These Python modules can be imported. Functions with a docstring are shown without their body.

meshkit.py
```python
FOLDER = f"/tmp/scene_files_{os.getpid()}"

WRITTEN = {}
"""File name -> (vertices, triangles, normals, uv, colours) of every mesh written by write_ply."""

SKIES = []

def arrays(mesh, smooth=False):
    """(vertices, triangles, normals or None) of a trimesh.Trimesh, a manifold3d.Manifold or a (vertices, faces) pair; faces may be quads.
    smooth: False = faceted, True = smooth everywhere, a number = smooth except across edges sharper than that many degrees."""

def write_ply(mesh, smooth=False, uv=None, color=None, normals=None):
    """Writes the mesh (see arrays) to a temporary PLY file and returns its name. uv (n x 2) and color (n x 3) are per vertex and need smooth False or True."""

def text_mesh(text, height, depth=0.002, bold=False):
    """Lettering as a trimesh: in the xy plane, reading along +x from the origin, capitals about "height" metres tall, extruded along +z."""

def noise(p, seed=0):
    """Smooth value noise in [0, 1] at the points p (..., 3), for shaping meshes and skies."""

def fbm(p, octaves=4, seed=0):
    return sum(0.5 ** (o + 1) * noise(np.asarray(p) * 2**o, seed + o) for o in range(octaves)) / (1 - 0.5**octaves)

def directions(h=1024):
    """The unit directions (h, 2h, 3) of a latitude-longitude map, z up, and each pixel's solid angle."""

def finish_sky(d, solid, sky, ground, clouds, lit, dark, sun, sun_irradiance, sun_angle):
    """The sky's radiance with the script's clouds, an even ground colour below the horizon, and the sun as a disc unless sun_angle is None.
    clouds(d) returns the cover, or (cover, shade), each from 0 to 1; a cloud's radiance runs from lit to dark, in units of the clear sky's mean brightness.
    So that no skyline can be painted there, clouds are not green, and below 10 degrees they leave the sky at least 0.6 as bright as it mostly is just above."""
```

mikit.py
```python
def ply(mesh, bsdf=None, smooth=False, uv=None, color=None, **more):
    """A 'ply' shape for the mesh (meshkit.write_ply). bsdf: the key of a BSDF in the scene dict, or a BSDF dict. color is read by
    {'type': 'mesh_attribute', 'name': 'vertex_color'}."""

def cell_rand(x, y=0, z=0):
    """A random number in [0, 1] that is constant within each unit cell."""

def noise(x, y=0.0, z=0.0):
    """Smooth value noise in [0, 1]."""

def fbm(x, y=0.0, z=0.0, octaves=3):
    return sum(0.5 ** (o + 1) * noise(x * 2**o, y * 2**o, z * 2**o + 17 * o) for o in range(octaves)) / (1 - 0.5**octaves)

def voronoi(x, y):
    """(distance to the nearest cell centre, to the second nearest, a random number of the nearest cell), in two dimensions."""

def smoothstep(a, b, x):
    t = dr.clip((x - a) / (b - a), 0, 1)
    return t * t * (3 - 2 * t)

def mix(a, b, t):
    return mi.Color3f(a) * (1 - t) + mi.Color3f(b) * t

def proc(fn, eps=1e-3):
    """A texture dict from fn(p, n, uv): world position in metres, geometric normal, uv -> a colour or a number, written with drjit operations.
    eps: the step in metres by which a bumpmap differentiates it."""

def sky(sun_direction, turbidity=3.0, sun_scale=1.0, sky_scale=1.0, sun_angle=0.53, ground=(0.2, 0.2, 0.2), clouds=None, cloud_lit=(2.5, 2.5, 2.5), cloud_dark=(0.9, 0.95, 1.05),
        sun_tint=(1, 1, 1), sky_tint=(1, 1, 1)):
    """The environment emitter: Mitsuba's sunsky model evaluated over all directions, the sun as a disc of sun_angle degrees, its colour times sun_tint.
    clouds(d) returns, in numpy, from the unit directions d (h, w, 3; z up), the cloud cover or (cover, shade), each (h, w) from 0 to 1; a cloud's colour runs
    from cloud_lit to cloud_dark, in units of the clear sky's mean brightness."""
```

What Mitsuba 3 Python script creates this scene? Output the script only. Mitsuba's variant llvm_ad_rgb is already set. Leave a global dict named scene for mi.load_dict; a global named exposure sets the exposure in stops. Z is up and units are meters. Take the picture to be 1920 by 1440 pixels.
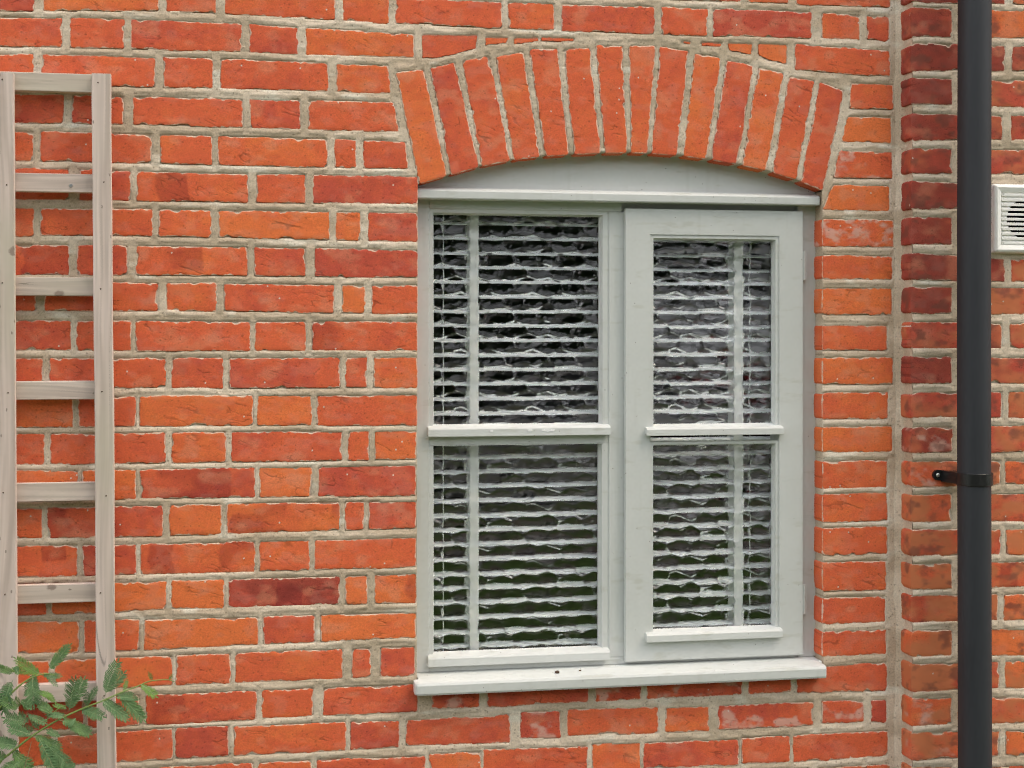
import math, random
import numpy as np, trimesh, drjit as dr, mitsuba as mi, mikit, meshkit
from mikit import proc, ply, noise, fbm, voronoi, smoothstep, mix
from shapely.geometry import Polygon, LineString, box as sbox
import shapely
T = mi.ScalarTransform4f
rng = np.random.default_rng(7)
random.seed(7)
scene, labels = {"type": "scene"}, {}

# ---------------------------------------------------------------- camera, sky, exposure
EYE, YAW = (0.0, -3.0812, 1.55), 0.18606
scene["camera"] = {
    "type": "perspective", "fov": 37.849, "fov_axis": "x", "near_clip": 0.05, "far_clip": 500.0,
    "principal_point_offset_y": 0.0580,
    "to_world": T().look_at(origin=list(EYE), target=[EYE[0] + math.sin(YAW), EYE[1] + math.cos(YAW), EYE[2]], up=[0, 0, 1])}


def overcast(d):
    n = meshkit.fbm(d * [3.0, 3.0, 5.0] + 11.3, 4, 5)
    return np.ones(d.shape[:2]), np.clip(0.35 + (n - 0.5) * 1.2, 0, 1)


scene["sky"] = mikit.sky((0.55, -0.40, 0.95), turbidity=3, sun_scale=0.15, sun_angle=30, clouds=overcast,
                         cloud_lit=(2.66, 2.70, 2.78), cloud_dark=(1.9, 1.95, 2.05), ground=(0.15, 0.15, 0.13))
exposure = 2.95

# ---------------------------------------------------------------- helpers
def put(key, mesh, bsdf, smooth=False, label=None, cat=None, group=None, kind=None, **kw):
    if key in scene:
        i = 1
        while f"{key}_{i:03d}" in scene:
            i += 1
        key = f"{key}_{i:03d}"
    scene[key] = ply(mesh, bsdf, smooth, **kw)
    tag(key, label, cat, group, kind)
    return key


def tag(key, label=None, cat=None, group=None, kind=None):
    d = {k: v for k, v in (("label", label), ("category", cat), ("group", group), ("kind", kind)) if v}
    if d:
        labels[key] = d


def cbox(x0, x1, y0, y1, z0, z1, b=0.0015):
    """A box with chamfered edges."""
    p = []
    for sx in (0, 1):
        for sy in (0, 1):
            for sz in (0, 1):
                X, Y, Z = (x0, x1)[sx], (y0, y1)[sy], (z0, z1)[sz]
                dx, dy, dz = (b, -b)[sx], (b, -b)[sy], (b, -b)[sz]
                p += [(X + dx, Y + dy, Z), (X + dx, Y, Z + dz), (X, Y + dy, Z + dz)]
    return trimesh.convex.convex_hull(np.array(p))


def hull(p):
    return trimesh.convex.convex_hull(np.array(p, float))


def cat(ms):
    return trimesh.util.concatenate(ms)


def extrude_x(prof, x0, x1):
    """A profile of (y, z) points swept along x."""
    m = trimesh.creation.extrude_polygon(Polygon(prof), x1 - x0, engine="earcut")
    v = np.array(m.vertices)
    m.vertices = np.stack([v[:, 2] + x0, v[:, 0], v[:, 1]], 1)
    m.fix_normals()
    return m


def extrude_y(poly, y0, y1):
    """A shapely polygon in (x, z) swept along y."""
    m = trimesh.creation.extrude_polygon(poly, y1 - y0, engine="earcut")
    v = np.array(m.vertices)
    m.vertices = np.stack([v[:, 0], v[:, 2] + y0, v[:, 1]], 1)
    m.fix_normals()
    return m


def tube(pts, rad, sides=8):
    p = np.asarray(pts, float)
    r = np.broadcast_to(np.asarray(rad, float), (len(p),))
    t = np.gradient(p, axis=0)
    t /= np.linalg.norm(t, axis=1, keepdims=True) + 1e-12
    a = np.cross(t, [0.13, 0.95, 0.21])
    a /= np.linalg.norm(a, axis=1, keepdims=True) + 1e-12
    b = np.cross(t, a)
    g = np.arange(sides) * 2 * np.pi / sides
    v = p[:, None] + r[:, None, None] * (np.cos(g)[None, :, None] * a[:, None] + np.sin(g)[None, :, None] * b[:, None])
    i, j = np.meshgrid(np.arange(len(p) - 1), np.arange(sides), indexing="ij")
    q = np.stack([i * sides + j, i * sides + (j + 1) % sides, (i + 1) * sides + (j + 1) % sides, (i + 1) * sides + j], -1).reshape(-1, 4)
    caps = [[0, k + 1, k] for k in range(1, sides - 1)]
    n0 = (len(p) - 1) * sides
    caps += [[n0, n0 + k, n0 + k + 1] for k in range(1, sides - 1)]
    f = np.vstack([q[:, [0, 1, 2]], q[:, [0, 2, 3]], np.array(caps)])
    m = trimesh.Trimesh(v.reshape(-1, 3), f, process=False)
    if m.volume < 0:
        m.invert()
    return m


# ---------------------------------------------------------------- materials
def seedcode(uv):
    s = dr.floor(uv.y / 32.0)
    return s, uv.y - 32.0 * s


def creases(p, x, z, s):
    """Slanting drag creases of a hand-thrown brick, in patches."""
    a = 0.30 + 0.5 * (noise(s * 5.17, 3.3) - 0.4)
    u, v = x + a * -z + 0.010 * noise(x * 60, z * 60, s), z + a * x + 0.004 * noise(x * 110, z * 110, s)
    line = 1 - smoothstep(0.010, 0.055, dr.abs(noise(u * 26, v * 135, s) - 0.5))
    return line * smoothstep(0.64, 0.82, noise(x * 21, z * 34, s + 4.0))


def brick_colour(p, n, uv):
    s, code = seedcode(uv)
    eff, kiss = dr.select(code >= 20.0, 1.0, 0.0), dr.select((code >= 10.0) & (code < 20.0), 1.0, 0.0)
    t = dr.select(code >= 20.0, code - 20.0, dr.select(code >= 10.0, code - 10.0, code))
    x, z, y = p.x + s * 1.37, p.z + s * 0.713, p.y
    blot = fbm(x * 14, z * 18, y * 9 + s, 4)
    t = t + (blot - 0.5) * 3.6 - 0.7 + (noise(x * 70, z * 90, y * 40) - 0.5) * 1.3
    c = mix((0.665, 0.160, 0.048), (0.600, 0.114, 0.046), smoothstep(0.0, 3.2, t))
    c = mix(c, (0.470, 0.078, 0.046), smoothstep(3.0, 6.0, t))
    c = mix(c, (0.310, 0.055, 0.036), smoothstep(6.0, 8.0, t))
    c = mix(c, (0.195, 0.048, 0.036), smoothstep(8.0, 10.0, t))
    # darker firing bands
    band = smoothstep(0.56, 0.63, noise(x * 19 + 0.3 * noise(z * 40, s), s * 3.1)) * kiss
    band = band * smoothstep(0.10, 0.35, noise(x * 9, z * 30, s))
    c = c * (1 - 0.36 * band * mi.Color3f(0.75, 1.0, 0.7))
    # sandy pale bloom
    c = mix(c, (0.62, 0.26, 0.15), 0.34 * smoothstep(0.56, 0.80, fbm(x * 24 + 5, z * 34, y * 20, 3)))
    # fine grain
    c = c * (0.84 + 0.32 * noise(p.x * 560, p.z * 640, p.y * 560))
    # drag marks, cracks
    c = c * (1 - 0.32 * creases(p, x, z, s))
    # salts on some bricks
    ef = smoothstep(0.52, 0.74, fbm(x * 32, z * 46, y * 30 + 3, 4))
    c = mix(c, (0.60, 0.36, 0.29), ef * (0.10 + 0.66 * eff))
    pit = voronoi(p.x * 130, p.z * 130)
    c = c * (1 - 0.28 * (1 - smoothstep(0.16, 0.30, pit[0])) * dr.select(pit[2] > 0.90, 1.0, 0.0))
    # the older, mottled bricks of the wall beside the pipe
    old = dr.select(s > 193.5, 1.0, 0.0)
    c = mix(c, (0.50, 0.165, 0.070), old * 0.85 * smoothstep(0.38, 0.60, fbm(x * 20 + 7, z * 28, y * 20, 4)) * (1 - smoothstep(5.0, 8.5, t)))
    c = mix(c, (0.17, 0.060, 0.042), old * 0.70 * smoothstep(0.53, 0.70, fbm(x * 26, z * 36 + 5, y * 26, 4)))
    # mortar smears along the edge
    e = uv.x + (fbm(p.x * 120, p.z * 120, p.y * 120, 3) - 0.5) * 6.5
    c = mix(c, (0.64, 0.49, 0.38), 0.9 * (1 - smoothstep(0.3, 1.9, e)))
    # lime specks
    f1, f2, r = voronoi(p.x * 42, p.z * 42)
    c = mix(c, (0.66, 0.56, 0.48), 0.9 * (1 - smoothstep(0.05, 0.09, f1)) * dr.select(r > 0.965, 1.0, 0.0))
    return c


def brick_height(p, n, uv):
    s, code = seedcode(uv)
    x, z = p.x + s * 1.37, p.z + s * 0.713
    crack = creases(p, x, z, s)
    return fbm(p.x * 120, p.z * 160, p.y * 120, 4) * 0.9 - crack * 0.8


def mortar_colour(p, n, uv):
    a = fbm(p.x * 7, p.z * 16, p.y * 8, 4)
    c = mix((0.475, 0.380, 0.278), (0.615, 0.515, 0.402), smoothstep(0.36, 0.66, a))
    c = mix(c, (0.60, 0.52, 0.42), 0.75 * (1 - smoothstep(0.6, 2.4, uv.x + (fbm(p.x * 130, p.z * 130, p.y * 130, 2) - 0.5) * 3.0)))
    c = mix(c, (0.66, 0.61, 0.51), 0.75 * smoothstep(0.64, 0.82, fbm(p.x * 12 + 3, p.z * 40, p.y * 20, 3)))
    c = c * (0.80 + 0.40 * noise(p.x * 520, p.z * 520, p.y * 520))
    f1, f2, r = voronoi(p.x * 150, p.z * 150)
    c = mix(c, (0.27, 0.20, 0.14), 0.6 * (1 - smoothstep(0.2, 0.35, f1)) * dr.select(r > 0.90, 1.0, 0.0))
    return mix(c, (0.30, 0.29, 0.20), 0.18 * smoothstep(0.58, 0.76, fbm(p.x * 3, p.z * 3, 1.7, 3)))


def mortar_height(p, n, uv):
    return fbm(p.x * 90, p.z * 230, p.y * 90, 4)


def paint_colour(p, n, uv):
    a = fbm(p.x * 5, p.z * 5, p.y * 30, 3)
    c = mix((0.510, 0.524, 0.502), (0.580, 0.594, 0.574), a)
    c = c * (0.985 + 0.03 * noise(p.x * 200, p.z * 200, p.y * 200))
    f1, f2, r = voronoi(p.x * 70 + p.y * 31, p.z * 70 + p.y * 53)
    speck = (1 - smoothstep(0.05, 0.085, f1)) * dr.select(r > 0.955, 1.0, 0.0)
    c = mix(c, (0.16, 0.13, 0.10), 0.75 * speck)
    dirt = smoothstep(0.60, 0.80, fbm(p.x * 22, p.z * 70, p.y * 60, 4))
    c = mix(c, (0.40, 0.40, 0.33), 0.40 * dirt)
    run = smoothstep(0.62, 0.85, noise(p.x * 90, p.z * 5, p.y * 90) * (0.6 + 0.6 * noise(p.x * 7, p.z * 3, 2.0)))
    return mix(c, (0.33, 0.33, 0.27), 0.12 * run)


def paint_height(p, n, uv):
    return fbm(p.x * 60, p.z * 60, p.y * 60, 3) + 0.3 * noise(p.x * 300, p.z * 300, p.y * 300)


def wood_colour(along):
    def fn(p, n, uv):
        if along == "z":
            u, v = p.x * 1.0 + p.y * 0.8, p.z
        else:
            u, v = p.z * 1.0 + p.y * 0.8, p.x
        wob = (fbm(u * 14, v * 2.2, 3.1, 3) - 0.5) * 0.05
        g = noise((u + wob) * 330, v * 7)
        g2 = fbm((u + wob) * 120, v * 4, 9.0, 3)
        c = mix((0.455, 0.372, 0.322), (0.60, 0.50, 0.445), smoothstep(0.2, 0.8, g2))
        c = c * (0.88 + 0.20 * g)
        c = mix(c, (0.46, 0.42, 0.33), 0.65 * smoothstep(0.46, 0.72, fbm(u * 9, v * 3, 1.3, 3)))
        f1, f2, r = voronoi(u * 11 + 0.37, v * 8.0)
        kd = f1 * (0.8 + 0.4 * noise(u * 200, v * 200))
        knot = (1 - smoothstep(0.05, 0.09, kd)) * dr.select(r > 0.45, 1.0, 0.0)
        c = mix(c, (0.20, 0.145, 0.12), 0.75 * knot)
        k1, k2, r2 = voronoi(u * 90 + 5.1, v * 40)
        c = mix(c, (0.16, 0.12, 0.10), 0.7 * (1 - smoothstep(0.10, 0.16, k1)) * dr.select(r2 > 0.95, 1.0, 0.0))
        crack = (1 - smoothstep(0.0, 0.012, dr.abs(noise((u + wob) * 60, v * 1.8, 5.0) - 0.5))) * smoothstep(0.5, 0.7, noise(v * 9, u * 20))
        return c * (1 - 0.45 * crack)
    return fn


def wood_height(along):
    def fn(p, n, uv):
        u, v = (p.x + p.y * 0.8, p.z) if along == "z" else (p.z + p.y * 0.8, p.x)
        return noise(u * 420, v * 9) + 0.5 * noise(u * 150, v * 5)
    return fn


def bump(inner, fn, scale, eps=1e-3):
    return {"type": "bumpmap", "arbitrary": proc(fn, eps), "scale": scale, "bsdf": inner}


def rgb(*c):
    return {"type": "rgb", "value": list(c)}


def principled(col, rough, **kw):
    return {"type": "principled", "base_color": col if isinstance(col, dict) else rgb(*col), "roughness": rough, **kw}


scene["m_brick"] = {"type": "twosided", "bsdf": bump(principled(proc(brick_colour), 0.85, specular=0.25), brick_height, 0.0008)}
scene["m_mortar"] = {"type": "twosided", "bsdf": bump({"type": "diffuse", "reflectance": proc(mortar_colour)}, mortar_height, 0.0013)}
scene["m_paint"] = {"type": "twosided", "bsdf": bump(principled(proc(paint_colour), 0.42, specular=0.45), paint_height, 0.00012)}
scene["m_post"] = {"type": "twosided", "bsdf": bump(principled(proc(wood_colour("z")), 0.9, specular=0.15), wood_height("z"), 0.0004)}
scene["m_rung"] = {"type": "twosided", "bsdf": bump(principled(proc(wood_colour("x")), 0.9, specular=0.15), wood_height("x"), 0.0004)}
scene["m_glass"] = {"type": "dielectric", "int_ior": 1.5, "ext_ior": 1.0}
scene["m_slat"] = {"type": "twosided", "bsdf": principled((0.80, 0.84, 0.83), 0.35, specular=0.5)}
scene["m_tape"] = {"type": "twosided", "bsdf": {"type": "diffuse", "reflectance": rgb(0.78, 0.80, 0.77)}}
scene["m_pipe"] = {"type": "twosided", "bsdf": principled(proc(lambda p, n, uv: mix((0.019, 0.021, 0.026), (0.030, 0.032, 0.038), fbm(p.x * 40, p.z * 6, p.y * 40, 3))), 0.55, specular=0.4)}
scene["m_clip"] = {"type": "twosided", "bsdf": principled((0.010, 0.010, 0.011), 0.32, specular=0.5)}
scene["m_steel"] = {"type": "twosided", "bsdf": principled((0.62, 0.62, 0.60), 0.3, metallic=0.9)}
scene["m_vent"] = {"type": "twosided", "bsdf": principled(proc(lambda p, n, uv: mix((0.76, 0.745, 0.70), (0.84, 0.83, 0.80), fbm(p.x * 18, p.z * 18, p.y * 18, 3))), 0.38, specular=0.45)}
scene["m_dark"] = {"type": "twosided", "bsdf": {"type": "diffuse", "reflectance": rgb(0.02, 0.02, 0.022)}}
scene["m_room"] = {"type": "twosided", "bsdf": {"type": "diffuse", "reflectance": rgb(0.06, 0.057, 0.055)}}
scene["m_flake"] = {"type": "twosided", "bsdf": {"type": "diffuse", "reflectance": rgb(0.84, 0.84, 0.82)}}
scene["m_rust"] = {"type": "twosided", "bsdf": {"type": "diffuse", "reflectance": rgb(0.11, 0.075, 0.06)}}
scene["m_debris"] = {"type": "twosided", "bsdf": {"type": "diffuse", "reflectance": rgb(0.09, 0.06, 0.045)}}


def leaf_colour(p, n, uv):
    c = mix((0.105, 0.200, 0.090), (0.220, 0.340, 0.170), noise(p.x * 60, p.z * 60, p.y * 60))
    c = mix(c, (0.22, 0.36, 0.10), smoothstep(0.25, 1.0, uv.y))
    return c * (0.85 + 0.3 * noise(p.x * 400, p.z * 400, p.y * 400))


scene["m_leaf"] = {"type": "principledthin", "base_color": proc(leaf_colour), "roughness": 0.55, "diff_trans": 0.55, "spec_trans": 0.0, "eta": 1.4}
scene["m_midrib"] = {"type": "twosided", "bsdf": principled((0.24, 0.34, 0.17), 0.6)}
scene["m_stem"] = {"type": "twosided", "bsdf": principled((0.19, 0.27, 0.07), 0.6)}
scene["m_twig"] = {"type": "twosided", "bsdf": principled((0.32, 0.22, 0.12), 0.7)}
scene["m_lawn"] = {"type": "twosided", "bsdf": {"type": "diffuse", "reflectance": proc(lambda p, n, uv: mix((0.045, 0.085, 0.022), (0.085, 0.130, 0.040), fbm(p.x * 4, p.y * 4, 0.0, 4)))}}
scene["m_soil"] = {"type": "twosided", "bsdf": {"type": "diffuse", "reflectance": proc(lambda p, n, uv: mix((0.12, 0.090, 0.085), (0.20, 0.155, 0.15), fbm(p.x * 9, p.y * 9, 0.0, 4)))}}
scene["m_drive"] = {"type": "twosided", "bsdf": {"type": "diffuse", "reflectance": proc(lambda p, n, uv: mix((0.42, 0.41, 0.40), (0.55, 0.54, 0.53), fbm(p.x * 6, p.y * 6, 0.0, 4)))}}
scene["m_render"] = {"type": "twosided", "bsdf": {"type": "diffuse", "reflectance": rgb(0.74, 0.74, 0.72)}}
scene["m_foliage"] = {"type": "twosided", "bsdf": {"type": "diffuse", "reflectance": proc(lambda p, n, uv: mix((0.014, 0.026, 0.012), (0.034, 0.055, 0.020), noise(p.x * 2, p.y * 2, p.z * 2)))}}
scene["m_bark"] = {"type": "twosided", "bsdf": {"type": "diffuse", "reflectance": rgb(0.10, 0.08, 0.06)}}
scene["m_carpaint"] = {"type": "twosided", "bsdf": principled((0.62, 0.022, 0.030), 0.25, specular=0.5, clearcoat=0.8)}
scene["m_white_car"] = {"type": "twosided", "bsdf": principled((0.80, 0.80, 0.79), 0.3, specular=0.5)}
scene["m_carglass"] = {"type": "twosided", "bsdf": principled((0.02, 0.022, 0.025), 0.08, specular=0.6)}
scene["m_rubber"] = {"type": "twosided", "bsdf": {"type": "diffuse", "reflectance": rgb(0.02, 0.02, 0.02)}}

# ---------------------------------------------------------------- measured brickwork, in millimetres on the wall: x z of the four corners, tone
WALL = [[-567,2246,-384,2254,-384,2201,-567,2194,6],[-365,2254,-143,2259,-143,2211,-365,2202,2],[-128,2259,-30,2260,-30,2211,-128,2212,3],[-12,2259,209,2258,209,2207,-12,2211,3],[226,2258,320,2257,320,2204,226,2206,3],[-547,2181,-331,2188,-331,2132,-547,2125,4],[-313,2189,-211,2191,-211,2133,-313,2132,4],[-196,2191,20,2190,20,2134,-196,2133,5],[37,2190,133,2187,133,2134,37,2134,5],[151,2187,373,2182,373,2135,151,2134,2],[-483,2110,-384,2113,-384,2053,-483,2050,3],[-367,2114,-151,2116,-151,2058,-367,2054,4],[-132,2117,-37,2117,-37,2059,-132,2058,4],[-20,2117,195,2116,195,2060,-20,2059,4],[214,2116,319,2115,324,2060,214,2060,3],[-542,2031,-328,2035,-328,1980,-542,1975,5],[-309,2035,-211,2035,-211,1981,-309,1980,5],[-192,2035,23,2037,23,1981,-192,1981,4],[39,2037,138,2038,138,1980,39,1981,5],[156,2038,330,2040,342,1980,156,1980,4],[-488,1959,-386,1961,-386,1905,-488,1903,3],[-371,1961,-158,1960,-158,1904,-371,1905,4],[-139,1960,-39,1960,-39,1904,-139,1904,3],[-25,1960,194,1960,194,1904,-25,1904,3],[210,1960,253,1960,253,1904,210,1904,4],[270,1960,355,1959,361,1904,270,1904,4],[-533,1886,-318,1888,-318,1828,-533,1826,4],[-295,1888,-199,1887,-199,1829,-295,1829,5],[-186,1886,34,1885,34,1829,-186,1829,13],[52,1885,149,1886,149,1830,52,1829,4],[165,1886,381,1887,381,1831,165,1830,6],[-483,1808,-385,1809,-385,1755,-483,1754,3],[-370,1809,-156,1810,-156,1758,-370,1756,14],[-142,1810,-40,1810,-40,1757,-142,1758,3],[-23,1810,198,1811,198,1755,-23,1757,1],[213,1811,261,1811,261,1754,213,1754,2],[278,1811,381,1812,381,1753,278,1754,5],[-536,1735,-318,1737,-318,1679,-536,1677,14],[-300,1737,-205,1737,-205,1680,-300,1679,5],[-186,1737,32,1737,32,1680,-186,1680,13],[48,1736,149,1736,149,1680,48,1680,5],[169,1736,381,1734,381,1679,169,1680,6],[-478,1662,-380,1663,-380,1608,-478,1607,4],[-362,1662,-145,1662,-145,1608,-362,1608,4],[-126,1662,-30,1662,-30,1608,-126,1609,3],[-13,1662,207,1661,207,1605,-13,1608,4],[224,1661,270,1660,270,1605,224,1605,1],[286,1660,381,1660,381,1604,286,1604,4],[-530,1586,-313,1586,-313,1528,-530,1529,5],[-300,1586,-197,1586,-197,1528,-300,1528,5],[-187,1585,38,1585,38,1528,-187,1528,4],[49,1585,150,1585,150,1528,49,1528,4],[164,1585,380,1585,380,1527,164,1528,14],[-468,1512,-367,1511,-367,1454,-468,1455,4],[-353,1511,-130,1511,-130,1453,-353,1454,4],[-116,1511,-16,1511,-16,1452,-116,1453,5],[-3,1511,220,1512,220,1452,-3,1452,5],[233,1512,275,1512,275,1451,233,1452,5],[290,1512,380,1512,380,1451,290,1451,2],[-523,1434,-309,1434,-309,1376,-523,1378,2],[-297,1434,-189,1435,-189,1376,-297,1376,4],[-180,1435,44,1435,44,1375,-180,1376,2],[54,1435,161,1434,161,1374,54,1375,2],[174,1434,380,1433,380,1372,174,1374,4],[-468,1363,-365,1362,-365,1303,-468,1305,4],[-351,1362,-130,1361,-130,1302,-351,1303,4],[-117,1361,-11,1361,-11,1302,-117,1302,2],[2,1361,223,1360,223,1302,2,1302,5],[237,1360,279,1360,279,1302,237,1302,4],[293,1360,378,1359,378,1302,293,1302,2],[-518,1291,-301,1288,-301,1230,-518,1232,2],[-291,1288,-187,1288,-187,1231,-291,1230,2],[-177,1288,47,1288,47,1230,-177,1231,15],[58,1288,164,1288,164,1228,58,1230,1],[176,1288,377,1288,377,1225,176,1228,6],[-463,1216,-369,1215,-369,1157,-463,1159,3],[-358,1215,-135,1216,-135,1155,-358,1157,15],[-121,1216,-20,1216,-20,1156,-121,1155,2],[-7,1216,218,1214,218,1158,-7,1156,12],[231,1214,269,1214,269,1159,231,1158,4],[280,1214,377,1213,377,1159,280,1159,5],[-518,1143,-301,1139,-301,1079,-518,1082,13],[-289,1139,-187,1138,-187,1079,-289,1079,6],[-177,1138,46,1138,46,1079,-177,1079,13],[57,1138,157,1138,157,1079,57,1079,3],[168,1138,377,1137,377,1078,168,1079,3],[-463,1066,-361,1064,-361,1004,-463,1006,4],[-349,1064,-129,1063,-129,1007,-349,1004,1],[-117,1063,-15,1063,-15,1007,-117,1007,1],[-3,1062,218,1062,218,1006,-3,1007,18],[232,1062,275,1062,275,1006,232,1006,1],[292,1062,378,1062,378,1005,292,1006,11],[-513,994,-298,988,-298,927,-513,933,1],[-286,988,-182,987,-182,927,-286,927,3],[-170,986,54,984,54,929,-170,927,1],[65,984,168,984,168,931,65,930,5],[181,984,377,982,377,933,181,931,1],[-460,915,-356,912,-356,853,-460,856,2],[-343,912,-117,912,-117,854,-343,853,2],[-108,912,-2,912,-2,854,-108,854,3],[10,912,225,912,225,854,10,854,3],[245,912,282,912,282,854,245,854,4],[304,912,375,911,375,853,304,853,5],[-508,841,-290,835,-290,775,-508,780,5],[-280,835,-181,835,-181,776,-280,775,5],[-167,835,51,835,51,778,-167,776,14],[63,835,165,835,165,779,63,778,3],[186,835,381,834,381,779,186,779,5],[-458,764,-351,761,-351,705,-458,709,3],[-338,762,-116,766,-116,706,-338,705,3],[-109,766,-5,765,-5,706,-109,706,6],[6,764,232,761,232,705,6,706,3],[242,761,341,760,341,705,242,705,5],[-503,695,-295,689,-295,629,-503,634,4],[-283,689,-177,689,-177,630,-283,629,4],[-166,689,44,688,44,630,-166,630,4],[56,687,160,687,160,630,56,630,3],[173,687,396,683,396,627,173,630,5],[1337,2112,1436,2112,1436,2058,1335,2058,3],[1330,2038,1430,2038,1430,1984,1317,1984,1],[1310,1962,1433,1962,1433,1905,1297,1905,24],[1295,1887,1426,1887,1426,1834,1274,1834,1],[1273,1812,1437,1812,1437,1754,1273,1755,23],[1271,1733,1433,1733,1433,1683,1271,1683,3],[1271,1661,1432,1661,1432,1604,1271,1605,1],[1270,1580,1421,1580,1421,1527,1270,1527,3],[1270,1508,1435,1509,1435,1452,1270,1452,2],[1269,1433,1423,1434,1423,1377,1269,1377,3],[1269,1357,1433,1358,1433,1303,1269,1304,1],[1269,1282,1421,1283,1421,1224,1269,1224,3],[1269,1211,1422,1211,1422,1151,1269,1151,3],[1268,1137,1421,1137,1421,1079,1268,1079,3],[1268,1061,1419,1061,1419,999,1268,999,3],[1268,983,1417,983,1417,928,1268,928,4],[1268,910,1419,910,1419,857,1268,858,4],[336,2257,557,2256,557,2204,336,2205,4],[573,2257,670,2258,670,2204,573,2203,3],[688,2256,889,2260,889,2204,688,2203,5],[906,2261,1008,2261,1008,2204,906,2203,4],[1022,2262,1243,2263,1243,2208,1022,2204,6],[1259,2261,1357,2260,1357,2208,1259,2210,3],[1374,2260,1426,2261,1426,2208,1374,2211,4],[1100,2338,1192,2338,1192,2283,1100,2281,3],[1211,2339,1428,2343,1428,2283,1211,2280,4],[889,2333,1082,2337,1082,2280,889,2278,4],[774,2330,872,2332,872,2277,774,2275,3],[555,2324,755,2329,755,2275,555,2271,4],[456,2324,539,2324,539,2270,456,2269,3],[1207,2192,1426,2185,1426,2131,1207,2138,4],[358,760,575,761,575,705,358,709,5],[599,765,684,764,684,709,599,711,26],[700,766,897,762,897,708,700,712,3],[915,760,1011,758,1011,708,915,710,2],[1033,760,1249,758,1249,708,1033,710,25],[1268,759,1366,757,1366,711,1268,713,25],[1384,755,1419,754,1419,707,1384,708,6],[405,686,512,687,512,625,405,626,2],[519,690,742,687,742,625,519,627,4],[753,691,858,687,858,629,753,630,2],[867,687,1078,685,1078,631,867,635,5],[1086,686,1193,687,1193,632,1086,634,4],[1203,687,1422,687,1422,634,1203,629,4],[1258,613,1361,612,1361,553,1258,556,4],[1374,612,1422,613,1422,554,1374,552,4],[1024,615,1243,613,1243,552,1024,558,4],[411,828,509,828,509,782,411,783,25],[528,828,743,828,743,782,528,781,5],[761,829,860,829,860,783,761,782,25],[874,828,1086,829,1086,783,874,783,25],[1101,829,1198,831,1198,784,1101,782,4],[1212,832,1419,838,1419,777,1212,781,4]]
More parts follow.
